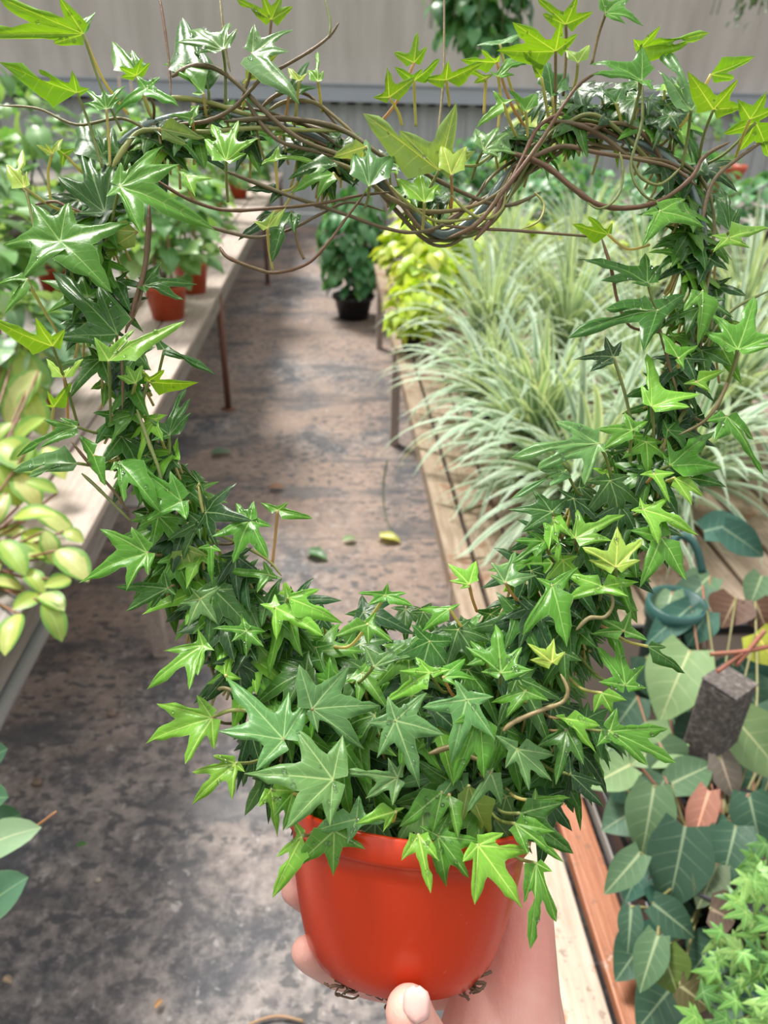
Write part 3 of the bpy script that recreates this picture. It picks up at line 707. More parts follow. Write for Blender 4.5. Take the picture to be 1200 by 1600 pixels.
# ------------------------------------------------------------------ velvet leaved plant, lower right
def micans():
    base = (0.52, 0.62, RT)
    root = thing('velvet_philodendron', 'dark velvety heart leaved plant in black pots right of the ring', 'potted plant', base)
    pot_parts(root, base, 0.10, 0.13, 'black')
    dk, md, lt, pk, ol, br, te = (0.040, 0.088, 0.055), (0.095, 0.165, 0.085), (0.185, 0.28, 0.125), (0.36, 0.15, 0.115), (0.09, 0.14, 0.03), (0.10, 0.045, 0.028), (0.045, 0.12, 0.09)
    L = [((1078, 1016), (1030, 1128), 88, lt), ((1143, 1118), (1232, 1222), 80, lt), ((1050, 1224), (1116, 1193), 52, md), ((1108, 1236), (1079, 1330), 40, pk),
         ((1022, 1228), (1002, 1342), 66, md), ((1070, 1292), (1043, 1425), 86, dk), ((1000, 1333), (944, 1398), 42, md), ((986, 1417), (981, 1490), 34, dk), ((1028, 1462), (999, 1552), 46, md),
         ((1020, 1412), (1088, 1466), 48, dk), ((1035, 1482), (1060, 1556), 62, ol), ((1062, 1540), (1108, 1575), 56, (0.09, 0.07, 0.03)), ((1052, 1150), (985, 1195), 66, lt), ((985, 1195), (918, 1230), 52, lt),
         ((1150, 1290), (1128, 1380), 66, dk), ((1120, 1350), (1090, 1420), 48, (0.10, 0.13, 0.07)), ((1080, 948), (1008, 1008), 42, te), ((1110, 900), (1060, 945), 48, md), ((1130, 825), (1195, 870), 44, te),
         ((1100, 830), (1170, 815), 46, te), ((1150, 935), (1128, 980), 62, br), ((1180, 940), (1200, 990), 50, br), ((1170, 1240), (1190, 1330), 60, dk), ((1125, 1180), (1148, 1250), 42, (0.16, 0.13, 0.11)),
         ((1030, 1160), (1060, 1215), 60, md), ((1180, 990), (1215, 1040), 60, (0.45, 0.46, 0.06)), ((1110, 1420), (1150, 1440), 60, (0.14, 0.09, 0.075)), ((1065, 1390), (1100, 1330), 50, dk), ((1190, 900), (1170, 950), 40, md),
         ((1085, 1440), (1040, 1400), 56, dk), ((965, 1150), (930, 1200), 50, md), ((960, 1215), (1000, 1255), 46, dk), ((1120, 1470), (1080, 1520), 60, dk), ((1150, 1500), (1110, 1550), 60, dk),
         ((1055, 960), (1100, 1000), 60, dk), ((1160, 1060), (1190, 1120), 60, dk), ((1100, 1130), (1060, 1180), 60, dk), ((1010, 1290), (1040, 1360), 50, dk), ((1098, 915), (1045, 968), 50, (0.10, 0.16, 0.11)), ((1050, 925), (1035, 985), 44, md), ((1105, 955), (1075, 1010), 46, te), ((1195, 1180), (1160, 1260), 60, dk)]
    rg = random.Random(4)
    for i in range(34):
        x, y = rg.uniform(985, 1230), rg.uniform(990, 1570)
        if x < 930 + (y - 1200) * .28: continue
        a_ = rg.uniform(.7, 2.6); l_ = rg.uniform(55, 95)
        L.append(((x, y), (x + l_ * math.cos(a_), y + l_ * math.sin(a_)), rg.uniform(46, 72), rg.choice([dk, dk, (0.09, 0.16, 0.10), te, (0.10, 0.075, 0.06)])))
    st = MB(); org = V(base) + V((0, 0, .12))
    for k, (a, c, w, cl) in enumerate(L):
        cy = (a[1] + c[1]) / 2
        z = lerp(0.70, 0.60, max(0, (cy - 1000) / 600)) if cy > 1000 else 0.72
        z -= 0.05 if 27 <= k < 38 else (0.075 if k >= 41 else 0.0)
        q = hit((a[0] + c[0]) / 2, cy, z); d = (q - CAM).dot(fw)
        tl = rnd(.15, .5) * (1 if c[1] > a[1] else -1) * abs(c[1] - a[1]) / F * d
        A, B = at(a[0], a[1], d + tl * .5), at(c[0], c[1], d - tl * .5)
        n = (-ray(a[0], a[1]).normalized() + V((rnd(-.35, .35), rnd(-.2, .2), .45 + rnd(-.2, .2)))).normalized()
        m = MB(); blade(m, A, B, n, w / F * d * 1.12, jit(cl, .08), 'heart', 10, 4, .10, .10, .02)
        m.build('leaf', M['micans'], root)
        if (A - org).length < .6: st.tube(smooth_path([org + (A - org) * .1, org.lerp(A, .5) + V((rnd(-.03, .03), rnd(-.03, .03), -.03)), A], 4), 0.0019, 6, random.choice([(0.34, 0.13, 0.09), (0.22, 0.2, 0.08), (0.30, .28, .12)]))
    for pts in (((1160, 1020), (1140, 1035), (1120, 1050)), ((1195, 985), (1175, 1010), (1150, 1040)), ((1200, 1010), (1160, 1018), (1110, 1022))):
        st.tube(smooth_path([at(x, y, 1.0) for x, y in pts], 4), 0.0032, 7, (0.40, 0.13, 0.09))
    st.build('stems', M['stem'], root)
micans()
# rough square post top
p = at(1140, 1066, 1.04)
b = thing('square_post', 'rough speckled square post top between the velvety leaves', 'post', (p.x, p.y, 0))
m = MB(); m.box((p.x - .027, p.y - .027, 0.0), (p.x + .027, p.y + .027, p.z), None)
o = m.build('upright', M['post'], b, False, 0.004); o.rotation_euler = (0, 0, R(32))
m = MB(); m.box((p.x - .027, p.y - .027, p.z), (p.x + .027, p.y + .027, p.z + .003)); o = m.build('sawn_top', M['post'], b, False, 0.001); o.rotation_euler = (0, 0, R(32))
# green hanging pot parts behind the ring
p = at(1058, 940, 1.28)
b = thing('plant_pot', 'dark green plastic pot with hanger clip right of the ring', 'pot', (p.x, p.y, RT))
m = MB(); h = p.z - RT; m.lathe([(0.036, 0), (0.044, h * .85), (0.05, h * .87), (0.05, h), (0.044, h), (0.036, h * .3)], (p.x, p.y, RT), (0, 0, 1), 28); m.build('pot', M['hook'], b)
m = MB(); m.tube(smooth_path([at(1040, 870, 1.26), at(1060, 838, 1.26), at(1085, 850, 1.25), at(1098, 895, 1.25)], 5), 0.007, 8); m.build('hanger', M['hook'], b)
b = thing('plant_tray', 'black plastic tray under the velvety leaves and the small ivy', 'tray', (0.72, 0.78, RT))
m = MB(); m.box((0.418, 0.36, RT), (1.02, 1.17, RT + .01))
for lo, hi in (((0.41, 0.35), (0.418, 1.18)), ((1.02, 0.35), (1.028, 1.18)), ((0.418, 0.35), (1.02, 0.36)), ((0.418, 1.17), (1.02, 1.18))): m.box((lo[0], lo[1], RT), (hi[0], hi[1], RT + .05))
m.build('tray', M['black'], b, False, 0.002)
m = MB(); m.box((0.419, 0.361, RT + .01), (1.019, 1.169, RT + .03)); m.build('soil', M['soil'], b, False)

# ================================================================== THE IVY RING
def D(py): return 0.340 + (1300.0 - py) * 0.00004       # depth of the ring's plane
def ip(px, py, o=0.0): return at(px, py, D(py) - o * 0.001)
axis = (rt * 0.09 + up * 0.985 - fw * -0.134).normalized()   # pot axis: leans away from the lens
potB = at(621, 1505, 0.337)
ivy = thing('ivy_topiary', 'ivy on a heart shaped wire hoop in an orange pot held by the hand', 'potted plant', tuple(potB))
potH = 0.069
def prof(s): return 0.0392 + 0.0144 * s ** 0.8
m = MB()
m.lathe([(0.028, 0.001), (0.0315, 0.0), (0.0350, 0.001), (0.0372, 0.0022)] + [(prof(i / 8) + 0.0012 * math.sin(math.pi * i / 8), 0.003 + (potH * 0.83 - 0.003) * i / 8) for i in range(1, 9)] +
        [(0.0550, potH * 0.835), (0.0556, potH * 0.86), (0.0566, potH * 0.985), (0.0560, potH), (0.0542, potH), (0.0535, potH * 0.95), (0.052, potH * 0.8)], potB, axis, 96)
m.build('pot', M['pot'], ivy)
m = MB(); m.lathe([(0.0508, potH * 0.86), (0.035, potH * 0.9), (0.01, potH * 0.91)], potB, axis, 40); m.build('soil', M['soil'], ivy)
m = MB()
random.seed(11)
for k in range(46):
    a = rnd(0, 6.283) if k > 30 else rnd(0.1, 3.0)
    px0 = (rnd(520, 605), rnd(1532, 1556)) if k % 2 else (rnd(690, 742), rnd(1520, 1546))
    q = [V(at(px0[0] + rnd(-4, 4), px0[1] + rnd(-3, 3), .318))]
    for j in range(4): q.append(q[-1] + rt * rnd(-.0035, .0045) + up * rnd(-.002, .0015) - fw * rnd(-.002, .002))
    m.tube(smooth_path(q, 3), rnd(0.0003, 0.0007), 5)
m.build('root_strands', M['root'], ivy)

WIRE = [(600, 1290), (480, 1090), (340, 905), (265, 800), (212, 690), (170, 560), (147, 430), (157, 300), (200, 215), (300, 180), (430, 195), (540, 238), (630, 318), (690, 367), (745, 335),
        (800, 266), (870, 215), (950, 212), (1040, 245), (1090, 320), (1098, 420), (1085, 530), (1050, 640), (985, 760), (920, 860), (860, 950), (760, 1120), (660, 1290)]
wire3 = smooth_path([ip(x, y, -2) for x, y in WIRE], 6)
m = MB(); m.tube(wire3, 0.0022, 8); m.build('wire_hoop', M['wire'], ivy)

BR, GRN, RED, TAN, YG = (0.20, 0.135, 0.075), (0.22, 0.26, 0.075), (0.215, 0.11, 0.062), (0.28, 0.22, 0.10), (0.40, 0.42, 0.13)
VINES = [  # radius mm, colour, front offset mm, points
    (1.5, YG, 8, [(176, 262), (190, 238), (215, 208), (250, 203), (320, 206), (400, 200), (470, 203), (545, 205)]),
    (1.5, BR, 12, [(268, 120), (300, 104), (335, 106), (370, 130), (420, 180), (470, 218), (530, 242), (570, 262)]),
    (1.1, BR, 14, [(262, 196), (320, 190), (360, 172), (385, 148), (410, 122), (450, 100), (490, 76), (515, 56), (530, 35)]),
    (0.7, GRN, 14, [(514, 57), (516, 35), (509, 2), (507, -12)]),
    (1.3, BR, 10, [(383, 155), (410, 195), (440, 222), (490, 236), (528, 246)]),
    (1.4, YG, 6, [(255, 152), (300, 155), (340, 164), (400, 182), (470, 187), (520, 200), (560, 214)]),
    (1.2, BR, 5, [(408, 168), (430, 150), (455, 142), (480, 148), (500, 165), (530, 200)]),
    (1.2, TAN, 7, [(420, 172), (450, 158), (490, 160), (520, 180), (560, 215)]),
    (1.4, BR, 9, [(350, 190), (430, 185), (500, 192), (545, 208), (600, 245), (640, 258), (700, 290), (760, 316), (800, 320), (845, 300)]),
    (1.0, RED, 12, [(246, 282), (290, 309), (350, 328), (430, 325), (500, 318), (560, 306), (610, 300)]),
    (1.1, BR, 8, [(350, 266), (410, 290), (470, 312), (540, 335), (600, 356), (650, 363), (700, 348), (740, 312), (760, 280)]),
    (1.0, RED, 13, [(344, 386), (356, 402), (400, 420), (432, 426), (480, 412), (512, 380), (540, 342), (572, 300)]),
    (1.0, BR, 6, [(295, 344), (340, 358), (400, 371), (450, 360), (500, 335), (545, 316), (600, 330)]),
    (1.3, TAN, 10, [(515, 250), (560, 270), (600, 303), (650, 328), (700, 330), (745, 320), (785, 296), (800, 270)]),
    (0.9, YG, 12, [(610, 290), (640, 320), (680, 345), (730, 342), (762, 330), (780, 300)]),
    (0.9, YG, 14, [(720, 258), (745, 258), (770, 240), (780, 235)]),
    (0.9, YG, 15, [(705, 305), (730, 330), (760, 342), (785, 325), (790, 290)]),
    (1.2, RED, 16, [(700, 372), (745, 350), (785, 300), (820, 255), (852, 210), (880, 165), (905, 132), (935, 112)]),
    (1.3, RED, 13, [(742, 375), (770, 340), (790, 300), (815, 250), (840, 200), (870, 180), (882, 178)]),
    (0.9, BR, 11, [(690, 352), (740, 357), (800, 360), (880, 366), (942, 371)]),
    (1.5, RED, 13, [(790, 236), (850, 258), (898, 296), (935, 320), (985, 325), (1035, 312), (1080, 278), (1100, 245), (1140, 222)]),
    (1.3, BR, 6, [(800, 262), (845, 240), (880, 228), (930, 238), (990, 248), (1050, 262), (1088, 290)]),
    (1.5, BR, 4, [(850, 190), (900, 195), (945, 215), (985, 245), (1040, 252), (1085, 275)]),
    (1.2, BR, 10, [(1098, 345), (1104, 310), (1118, 278), (1150, 250), (1190, 222), (1215, 212)]),
    (0.8, TAN, 14, [(683, 270), (686, 200), (693, 120), (694, 40), (694, -14)]),
    (0.8, RED, 9, [(248, -12), (257, 42), (264, 98), (267, 152)]),
    (0.8, TAN, 9, [(343, -12), (348, 40), (355, 90), (360, 112)]),
    (0.8, GRN, 16, [(968, 238), (973, 262), (970, 295), (955, 318), (935, 326), (918, 316)]),
    (0.9, GRN, 15, [(1004, 130), (1003, 190), (992, 230), (986, 255), (992, 285), (1010, 308), (1025, 313)]),
    (0.9, GRN, 14, [(985, 246), (1000, 275), (1025, 289), (1045, 280), (1063, 262)]),
    (1.6, RED, 8, [(233, 322), (231, 380), (224, 430), (208, 480), (196, 520)]),
    (0.8, RED, 16, [(190, 560), (192, 600), (191, 640)]),
    (1.1, GRN, 18, [(214, 640), (232, 690), (250, 740), (255, 780)]),
    (0.9, YG, 16, [(310, 760), (318, 800), (335, 830), (375, 850), (418, 875), (440, 900)]),
    (1.1, TAN, 50, [(786, 1143), (805, 1127), (848, 1109), (879, 1097), (887, 1078), (876, 1053)]),
    (1.0, TAN, 34, [(900, 985), (920, 966), (945, 964), (957, 946), (954, 930), (940, 924)]),
    (1.0, TAN, 30, [(330, 1105), (340, 1078), (360, 1078), (380, 1098), (400, 1110)]),
    (1.0, YG, 28, [(330, 1122), (360, 1110), (392, 1112), (410, 1120)]),
    (1.3, TAN, 40, [(670, 1178), (700, 1168), (725, 1166), (735, 1182), (760, 1190)]),
    (1.0, TAN, 36, [(545, 1318), (565, 1300), (575, 1318), (590, 1310)]),
    (0.9, TAN, 4, [(240, 210), (190, 185), (120, 195), (60, 170), (0, 165)]),
    (0.9, RED, 12, [(112, 690), (140, 725), (180, 770), (200, 800)]),
    (0.9, GRN, 14, [(128, 740), (150, 760), (185, 795), (205, 815)]),
    (1.0, BR, 14, [(1020, 480), (1035, 530), (1048, 580), (1060, 620)]),
    (1.1, TAN, 16, [(1155, 550), (1140, 590), (1122, 630), (1098, 660), (1060, 680)]),
    (0.9, RED, 2, [(940, 372), (955, 420), (965, 470), (985, 510), (1030, 520), (1075, 545)]),
    (0.8, YG, 16, [(20, 290), (40, 300), (52, 350), (62, 380), (110, 420)]),
    (0.8, RED, 14, [(55, 320), (85, 315), (110, 325), (150, 340)]),
    (0.9, GRN, 10, [(1200, 455), (1150, 480), (1120, 510), (1100, 540)]),
    (0.7, YG, 20, [(835, 300), (850, 320), (842, 345), (815, 358)]),
]
for r, c, o, pts in VINES:
    m = MB(); c = jit(c, 0.12)
    m.tube(smooth_path([ip(x, y, o + rnd(-1, 1)) for x, y in pts], 6), [(r * 0.00088) * min(1, 0.35 + 0.2 * min(i, (len(pts) - 1) * 6 - i)) * lerp(1.12, 0.72, i / ((len(pts) - 1) * 6)) * (1.18 if i % 7 == 0 else 1) for i in range((len(pts) - 1) * 6 + 1)], 8, c)
    m.build('vine', M['stem'], ivy)
# bundle of older stems wound along the hoop
m = MB(); random.seed(5)
for k in range(9):
    n = len(wire3); a0 = int(rnd(0, n * 0.5)); a1 = min(n - 1, a0 + int(rnd(n * 0.15, n * 0.45)))
    if k % 2: a0, a1 = n - 1 - a1, n - 1 - a0
    ph, fr, amp = rnd(0, 6.28), rnd(0.10, 0.22), rnd(0.003, 0.008)
    pts = [wire3[i] + rt * (amp * math.cos(ph + fr * i)) + up * (amp * 0.8 * math.sin(ph * 2 + fr * 1.3 * i)) - fw * (amp * math.sin(ph + fr * i)) for i in range(a0, a1 + 1, 2)]
    if len(pts) > 3: m.tube(smooth_path(pts, 3), rnd(0.0007, 0.0012), 6, jit(random.choice([BR, BR, GRN, TAN, RED]), .15))
o = m.build('stem_bundle', M['stem'], ivy); o['kind'] = 'stuff'

# ---- leaves: tone, front offset (mm), slope, joint, lobe tips, [petiole foot]
LT = {'d': (0.045, 0.140, 0.020), 'm': (0.095, 0.270, 0.026), 'l': (0.190, 0.420, 0.040), 'y': (0.360, 0.530, 0.080), 'b': (0.220, 0.430, 0.022), 'u': (0.32, 0.44, 0.12), 'g': (0.125, 0.270, 0.080), 'k': (0.026, 0.082, 0.022)}  # tone b has the backlit glow put into its tint
LEAVES = """
b 34 130 53|87 68 -25 54 2 -4 95 -6|158 135 190 205
m 33 130 53|149 19 143 34
b 22 120 145|-4 97 62 108 115 109 141 138|138 190 160 262
m 20 166 170|130 164 133 140 163 142 198 133 192 158|170 215 172 262
m 24 228 138|178 181 214 122 252 124 280 167|240 165 240 185
m 10 218 122|176 68 208 84
b 12 213 118|186 104 189 120 222 90 235 98
m 16 318 146|255 97 300 150
d 4 168 258|128 177 150 203 177 200
d 14 163 331|117 340 97 293 123 205 184 262
m 30 187 291|168 313 192 262 256 231 283 266 337 362 224 373|180 320 160 400
m 34 94 377|6 385 37 437 175 457 207 352 110 322 50 322|110 420 122 470
u 8 214 362|156 356 165 394
d 24 183 522|80 422 158 453 92 536
m 26 42 436|8 492 -4 450 34 440|60 470 90 520
b 60 82 541|-14 494 58 492 103 512|100 590 122 665
l 38 170 564|150 532 213 519 290 503|172 620 174 680
d 8 224 446|254 415 307 443 288 471 230 463|215 480 200 510
d 14 257 546|338 587 288 564 241 526|250 575 245 600
b 22 232 596|311 597 224 577 258 576|225 620 222 645
l 20 212 599|183 588 223 571 197 570
b 20 84 636|75 609 111 597 72 632|82 660 90 690
m 18 120 667|26 713 62 702 96 656 70 660
g 16 121 724|18 734 47 747 72 742
d 16 264 679|291 604 300 651 299 627 236 660 238 692|266 720 262 755
m 20 146 712|124 680 164 758
m 24 187 722|250 799 196 788 172 740
m 22 283 783|192 716 232 818 268 740 293 816
d 12 312 756|276 722 319 772 300 735
m 28 230 864|158 830 121 909 198 926 233 901 207 826
d 26 262 919|179 916 198 957 237 952 276 931 257 892|275 915 300 920
d 18 311 816|262 846 286 874 314 846 290 800
u 20 291 859|257 899 313 914 327 866
m 26 330 855|332 913 310 858 346 862
g 26 313 936|280 944 293 982 341 976 299 920 346 918
m 24 390 814|332 839 364 881 419 873 426 826 369 787 398 786
m 14 434 797|407 787 489 811 452 786|430 840 425 885
m 26 421 898|350 894 402 929 412 878 440 906
m 28 385 986|332 982 362 1004 385 1026 413 1012 416 988 380 966
l 32 430 949|407 946 433 1003 506 995 430 930
l 34 317 1008|229 1076 256 1019 311 1059 297 1081 336 1018 310 984|325 1030 340 1070
l 28 352 1056|349 1005 369 1009 378 1062
l 38 331 1122|245 1100 226 1161 290 1195 309 1088 336 1172|350 1130 370 1130
l 40 368 1193|301 1207 299 1257 363 1251 334 1181 383 1207
g 48 443 1155|351 1056 336 1142 401 1206 452 1082 483 1098|440 1180 440 1200
g 44 488 1108|468 1040 547 1040 594 1102 570 1171 497 1146
g 54 520 1218|460 1137 536 1150 381 1209 447 1297 516 1292
g 50 621 1215|522 1204 571 1248 613 1259 606 1184 630 1190
l 46 472 1306|425 1403 432 1340 460 1285
m 48 522 1298|453 1363 521 1369 571 1327 560 1290
l 46 424 1234|433 1309 403 1262 463 1236
m 45 457 1240|442 1299 427 1276
g 48 557 1280|484 1301 543 1319 602 1284 561 1244
l 49 618 1268|556 1287 598 1301 632 1262
g 52 618 1126|656 1233 589 1186 694 1149 667 1083 574 1131 606 1090
g 52 729 1093|659 1106 704 1194 774 1158 771 1090 710 1064
m 50 749 1115|707 1131 708 1226 756 1216
g 48 767 1207|729 1269 783 1257 771 1199 745 1200
u 40 733 1228|719 1276 763 1305
g 44 808 1171|789 1201 827 1235 863 1221 867 1181 774 1150
d 42 886 1141|838 1167 868 1227 911 1196 862 1124
l 44 884 1123|932 1177 937 1135 867 1119
l 52 654 1305|627 1345 673 1396 686 1346
m 49 684 1306|656 1291 698 1386 733 1372 757 1316 700 1274
l 53 747 1321|722 1347 741 1414 817 1421 829 1330 786 1302
m 51 838 1349|817 1411 829 1484 869 1441 862 1362
m 48 805 1287|882 1348 825 1336 866 1300
d 44 812 1271|897 1334 881 1254
m 42 836 1251|892 1246 851 1281 836 1232
k 36 892 1210|944 1262 940 1226 888 1181
m 46 690 1238|624 1292 676 1302
m 44 702 1242|716 1311 681 1262
l 28 733 913|700 880 701 908 744 876 718 921|738 935 745 955
g 28 789 910|767 880 805 861 839 900 765 900
m 38 863 915|816 993 885 1012 902 889 838 905
l 36 941 917|881 938 884 897 999 909 981 934|935 945 925 970
y 40 962 886|909 855 919 876 965 822 1006 842 999 876|962 920 955 960
m 32 1033 840|1000 918 1071 909 984 831 1030 800
m 48 783 1051|774 974 727 1010 751 1051 832 1048 815 1012|780 1080 770 1115
y 46 862 1035|824 1005 865 997 883 1018 827 1031
m 50 821 1080|767 1098 790 1122 857 1096 805 1068|820 1105 812 1130
m 34 977 1071|931 1010 960 989 1006 1040 934 1066 1009 1076
m 42 953 1143|1044 1139 1056 1192 1011 1197 930 1168 962 1108
l 38 940 1083|927 1114 959 1120 980 1094
m 34 975 986|1011 1001 924 990 985 955 940 968
d 24 1012 1010|1071 1052 1040 1012
m 38 602 930|559 926 575 947 636 927 646 947 606 911
l 36 450 934|536 973 500 922 446 915
m 38 575 975|613 1004 576 1011 521 994 588 958
g 40 585 1041|569 1009 636 1002 641 1026 606 1050
l 44 672 1051|603 1096 624 1050 649 1028 704 1048
m 42 693 1058|746 1061 727 1029 712 1072
m 34 702 951|659 986 654 952 720 944
m 36 760 1030|728 1040 735 1000 772 1005
g 26 935 693|867 662 798 713 911 761 944 709 838 735|950 725 962 790
g 24 884 735|799 778 858 762 842 738
m 22 988 672|929 672 975 646 1012 660 942 702|985 700 985 740
d 28 862 800|794 795 815 832 831 764 887 780
m 30 851 846|799 881 804 846 826 832 836 872
l 29 864 809|873 878 892 841 857 862
l 31 899 841|977 804 901 799 956 846 884 826
l 30 1005 796|1093 834 1028 852 984 800 1046 779 999 779
l 28 1022 741|999 743 1047 786 1053 741
l 26 1054 747|1081 791 1101 776
m 24 1047 727|1126 735 1117 674 1040 690 1034 710
d 14 1078 747|1136 761
m 26 1136 651|1192 744 1111 697 1102 661 1175 690
d 10 1012 442|904 401 937 443 1007 399 1031 418 985 448|1020 470 1025 485
d 14 1027 485|889 525 944 489 1004 553 1068 468
k 20 958 557|896 561 944 529 921 583 970 535|975 610 988 665
l 26 1018 635|1010 554 1091 620 1075 642 1000 605|1020 655 1022 690
l 22 1088 597|1131 580 1067 602 1111 616
m 34 1153 546|1095 523 1179 462 1112 494 1218 529 1203 546|1140 590 1120 640
m 28 1098 455|1090 541 1066 490
d 22 1100 470|1146 496 1131 470
m 22 1031 330|1101 356 1070 314 1002 389 1000 341
d 14 1141 361|1113 309 1153 331 1126 289
l 24 1138 372|1112 398 1171 391 1201 360 1109 372
b 16 950 366|894 350 919 337 956 346
m 16 947 20|1006 38 977 44 934 -6 986 -8|935 55 925 100
b 22 884 38|847 22 839 -4 926 18 901 -6|885 80 880 150
b 26 868 80|800 34 776 79 875 33 902 52|868 130 867 180
b 20 1001 75|988 61 1072 69 1030 40 1111 51|1000 110 999 150
m 26 1003 126|924 118 922 97 1000 77 1019 146
g 28 1080 172|1021 70 1024 123 1101 148 1054 130|1075 210 1065 265
b 32 1115 171|1074 111 1152 122 1162 165|1100 210 1092 250
b 26 1111 116|1179 88 1146 122
b 34 1172 186|1152 155 1199 140 1216 166|1160 215 1150 245
b 18 1181 191|1127 208 1150 240 1202 246
y 20 903 98|883 77 921 71|900 125 893 145
d 10 962 161|939 145 973 137 950 156|968 180 970 190
d 12 863 151|850 94 886 115
b 22 608 152|583 152 605 103 649 121|622 175 628 195
b 14 647 98|615 82 652 50 668 72
b 20 647 126|616 104 660 107 688 91|648 160 650 198
b 22 697 125|659 122 700 94 756 97|700 145 702 165
b 16 776 97|719 93 752 77 781 85
b 18 759 121|724 104 740 129 771 115|758 145 756 178
m 20 778 119|764 114 826 94 804 121 800 89|782 150 778 205
g 14 781 69|744 72 821 54
l 24 786 161|744 201 770 146 806 158
m 18 821 173|794 144 839 144 806 166|824 200 824 235
g 26 756 234|743 199 779 199 808 243 780 248 795 209|745 255 738 280
y 28 705 273|689 222 729 229|706 300 705 325
u 16 686 266|567 177 624 204 712 161 742 236
g 28 577 291|571 216 551 238 619 240|575 310 570 325
u 20 572 229|552 282 520 246
l 22 663 316|619 280 655 267 686 290|662 340 660 362
b 18 846 121|817 81 831 100
b 14 424 31|369 -2 392 14 458 10 441 -7 410 -9|420 70 415 120
g 24 348 77|273 73 294 44 308 91 359 39 372 50|352 110 352 165
d 10 326 141|287 35 312 84
g 26 394 83|399 47 459 54 468 165 453 88|390 120 370 175
u 12 384 126|438 81 433 121 379 131
d 12 452 146|484 94 496 141 429 146
y 22 467 126|449 104 481 115
l 22 497 127|496 79 481 112 506 114|500 150 503 175
l 28 353 251|320 221 329 189 373 189 406 220 386 246|354 285 356 315
k 2 262 224|363 273 310 256 331 224
m 20 300 186|261 181 311 164 298 201
u 14 250 201|321 216 291 226
l 18 430 248|409 261 492 250 436 231|432 275 435 310
d 16 524 256|449 278 485 291 526 263
m 18 521 271|454 301 496 311
l 22 292 276|279 269 305 307 334 281|296 300 304 312
y 22 418 356|396 348 430 329 447 324|420 385 426 422
k 4 426 332|372 377 400 346
d 12 456 330|424 407 461 371|465 380 475 405
k 6 441 299|384 298 421 321
y 24 38 293|12 260 34 232 44 270
y 20 82 240|72 226 98 215 58 228|75 270 80 318
b 14 100 240|97 262 118 232 82 226
y 34 100 590|72 560 110 575 130 560|104 620 106 660
m 24 1060 560|1030 520 1090 540 1068 580
""".strip().splitlines()
random.seed(21)
nview = -fw
specs = []
for ln in LEAVES:
    h, tips, *pe = ln.split('|')
    tone, o, jx, jy = h.split(); o = float(o); jx = float(jx); jy = float(jy)
    tv = [float(x) for x in tips.split()]; tv = list(zip(tv[0::2], tv[1::2]))
    pv = None
    if pe: pv = [float(x) for x in pe[0].split()]; pv = list(zip(pv[0::2], pv[1::2]))
    area = sum(math.hypot(x - jx, y - jy) for x, y in tv) * max(math.hypot(x - jx, y - jy) for x, y in tv)
    specs.append((area, tone, o, jx, jy, tv, pv))
cut = sorted((s[0] for s in specs), reverse=True)[99]
rest = MB(); DROPS = []
def ring_near(px, py):
    return min(wire3, key=lambda w: (w - ip(px, py)).length)
for area, tone, o, jx, jy, tv, pv in specs:
    big = area >= cut
    d0 = D(jy) - o * 0.001
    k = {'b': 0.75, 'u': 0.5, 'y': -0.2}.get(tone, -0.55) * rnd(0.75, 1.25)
    kx = rnd(-.25, .25)
    J = at(jx, jy, d0); T = []
    Lm = max(math.hypot(x - jx, y - jy) for x, y in tv)
    for (x, y) in tv:
        L = math.hypot(x - jx, y - jy)
        dd = (k * (y - jy) + kx * (x - jx)) * d0 / F + (0.16 * L * L / Lm) * d0 / F + rnd(-.003, .003)
        T.append(at(x, y, d0 + max(-0.022, min(0.03, dd))))
    n = (nview + up * (-k) * 1.0).normalized()
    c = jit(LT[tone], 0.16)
    m = MB() if big else rest
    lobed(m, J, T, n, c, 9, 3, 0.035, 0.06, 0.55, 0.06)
    if big:
        leaf = m.build('leaf', M['ivy'], ivy)
        for _ in range(random.choice((2, 5, 9, 14))):
            i = random.randrange(len(m.v))
            if m.at[i][1] < .7 and .1 < m.at[i][0] < .75: DROPS.append((V(m.v[i]), n))
    pm = MB() if big else rest
    if pv: pts = [J] + [at(x, y, lerp(d0, D(y) - 4e-3, (i + 1) / len(pv))) for i, (x, y) in enumerate(pv)]
    else:
        q = ring_near(jx, jy); dv = q - J
        if dv.length > 0.03: dv = dv.normalized() * 0.03
        pts = [J, J + dv * 0.45 - up * 0.005 + fw * 0.006, J + dv + fw * 0.014]
    pc = random.choice([(0.30, 0.36, 0.10), (0.26, 0.32, 0.09), (0.30, 0.20, 0.10), (0.36, 0.40, 0.14)])
    pm.tube(smooth_path(pts, 5), 0.00075, 6, pc)
    if big: pm.build('petiole', M['stem'], leaf)

# ---- the smaller leaves behind and between, many tinted dark for shade in the gaps
random.seed(33)
def filler(px, py, o, size, tone, face):
    J = ip(px, py, o)
    n = (nview * face[2] + up * face[1] + rt * face[0]).normalized()
    a = (rt * face[0] - up * 0.55 + nview * 0.35 + rt * rnd(-1, 1) + up * rnd(-.7, .9))
    a = a - n * a.dot(n); a.normalize(); b = n.cross(a)
    L = size * rnd(.75, 1.2); T = []
    for ang, ln in ((0, 1.0), (rnd(42, 58), .74), (-rnd(42, 58), .74), (rnd(95, 120), .42), (-rnd(95, 120), .42)):
        q = R(ang); l = L * ln * rnd(.9, 1.1)
        T.append(J + (a * math.cos(q) + b * math.sin(q)) * l - n * (0.18 * l * l / L) - up * 0.12 * l)
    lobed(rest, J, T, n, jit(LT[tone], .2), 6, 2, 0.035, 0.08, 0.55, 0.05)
    e = J - n * 0.012 - up * rnd(.004, .016)
    rest.tube([J, J.lerp(e, .5) - up * 0.003, e], 0.0007, 5, (0.27, 0.28, 0.09))
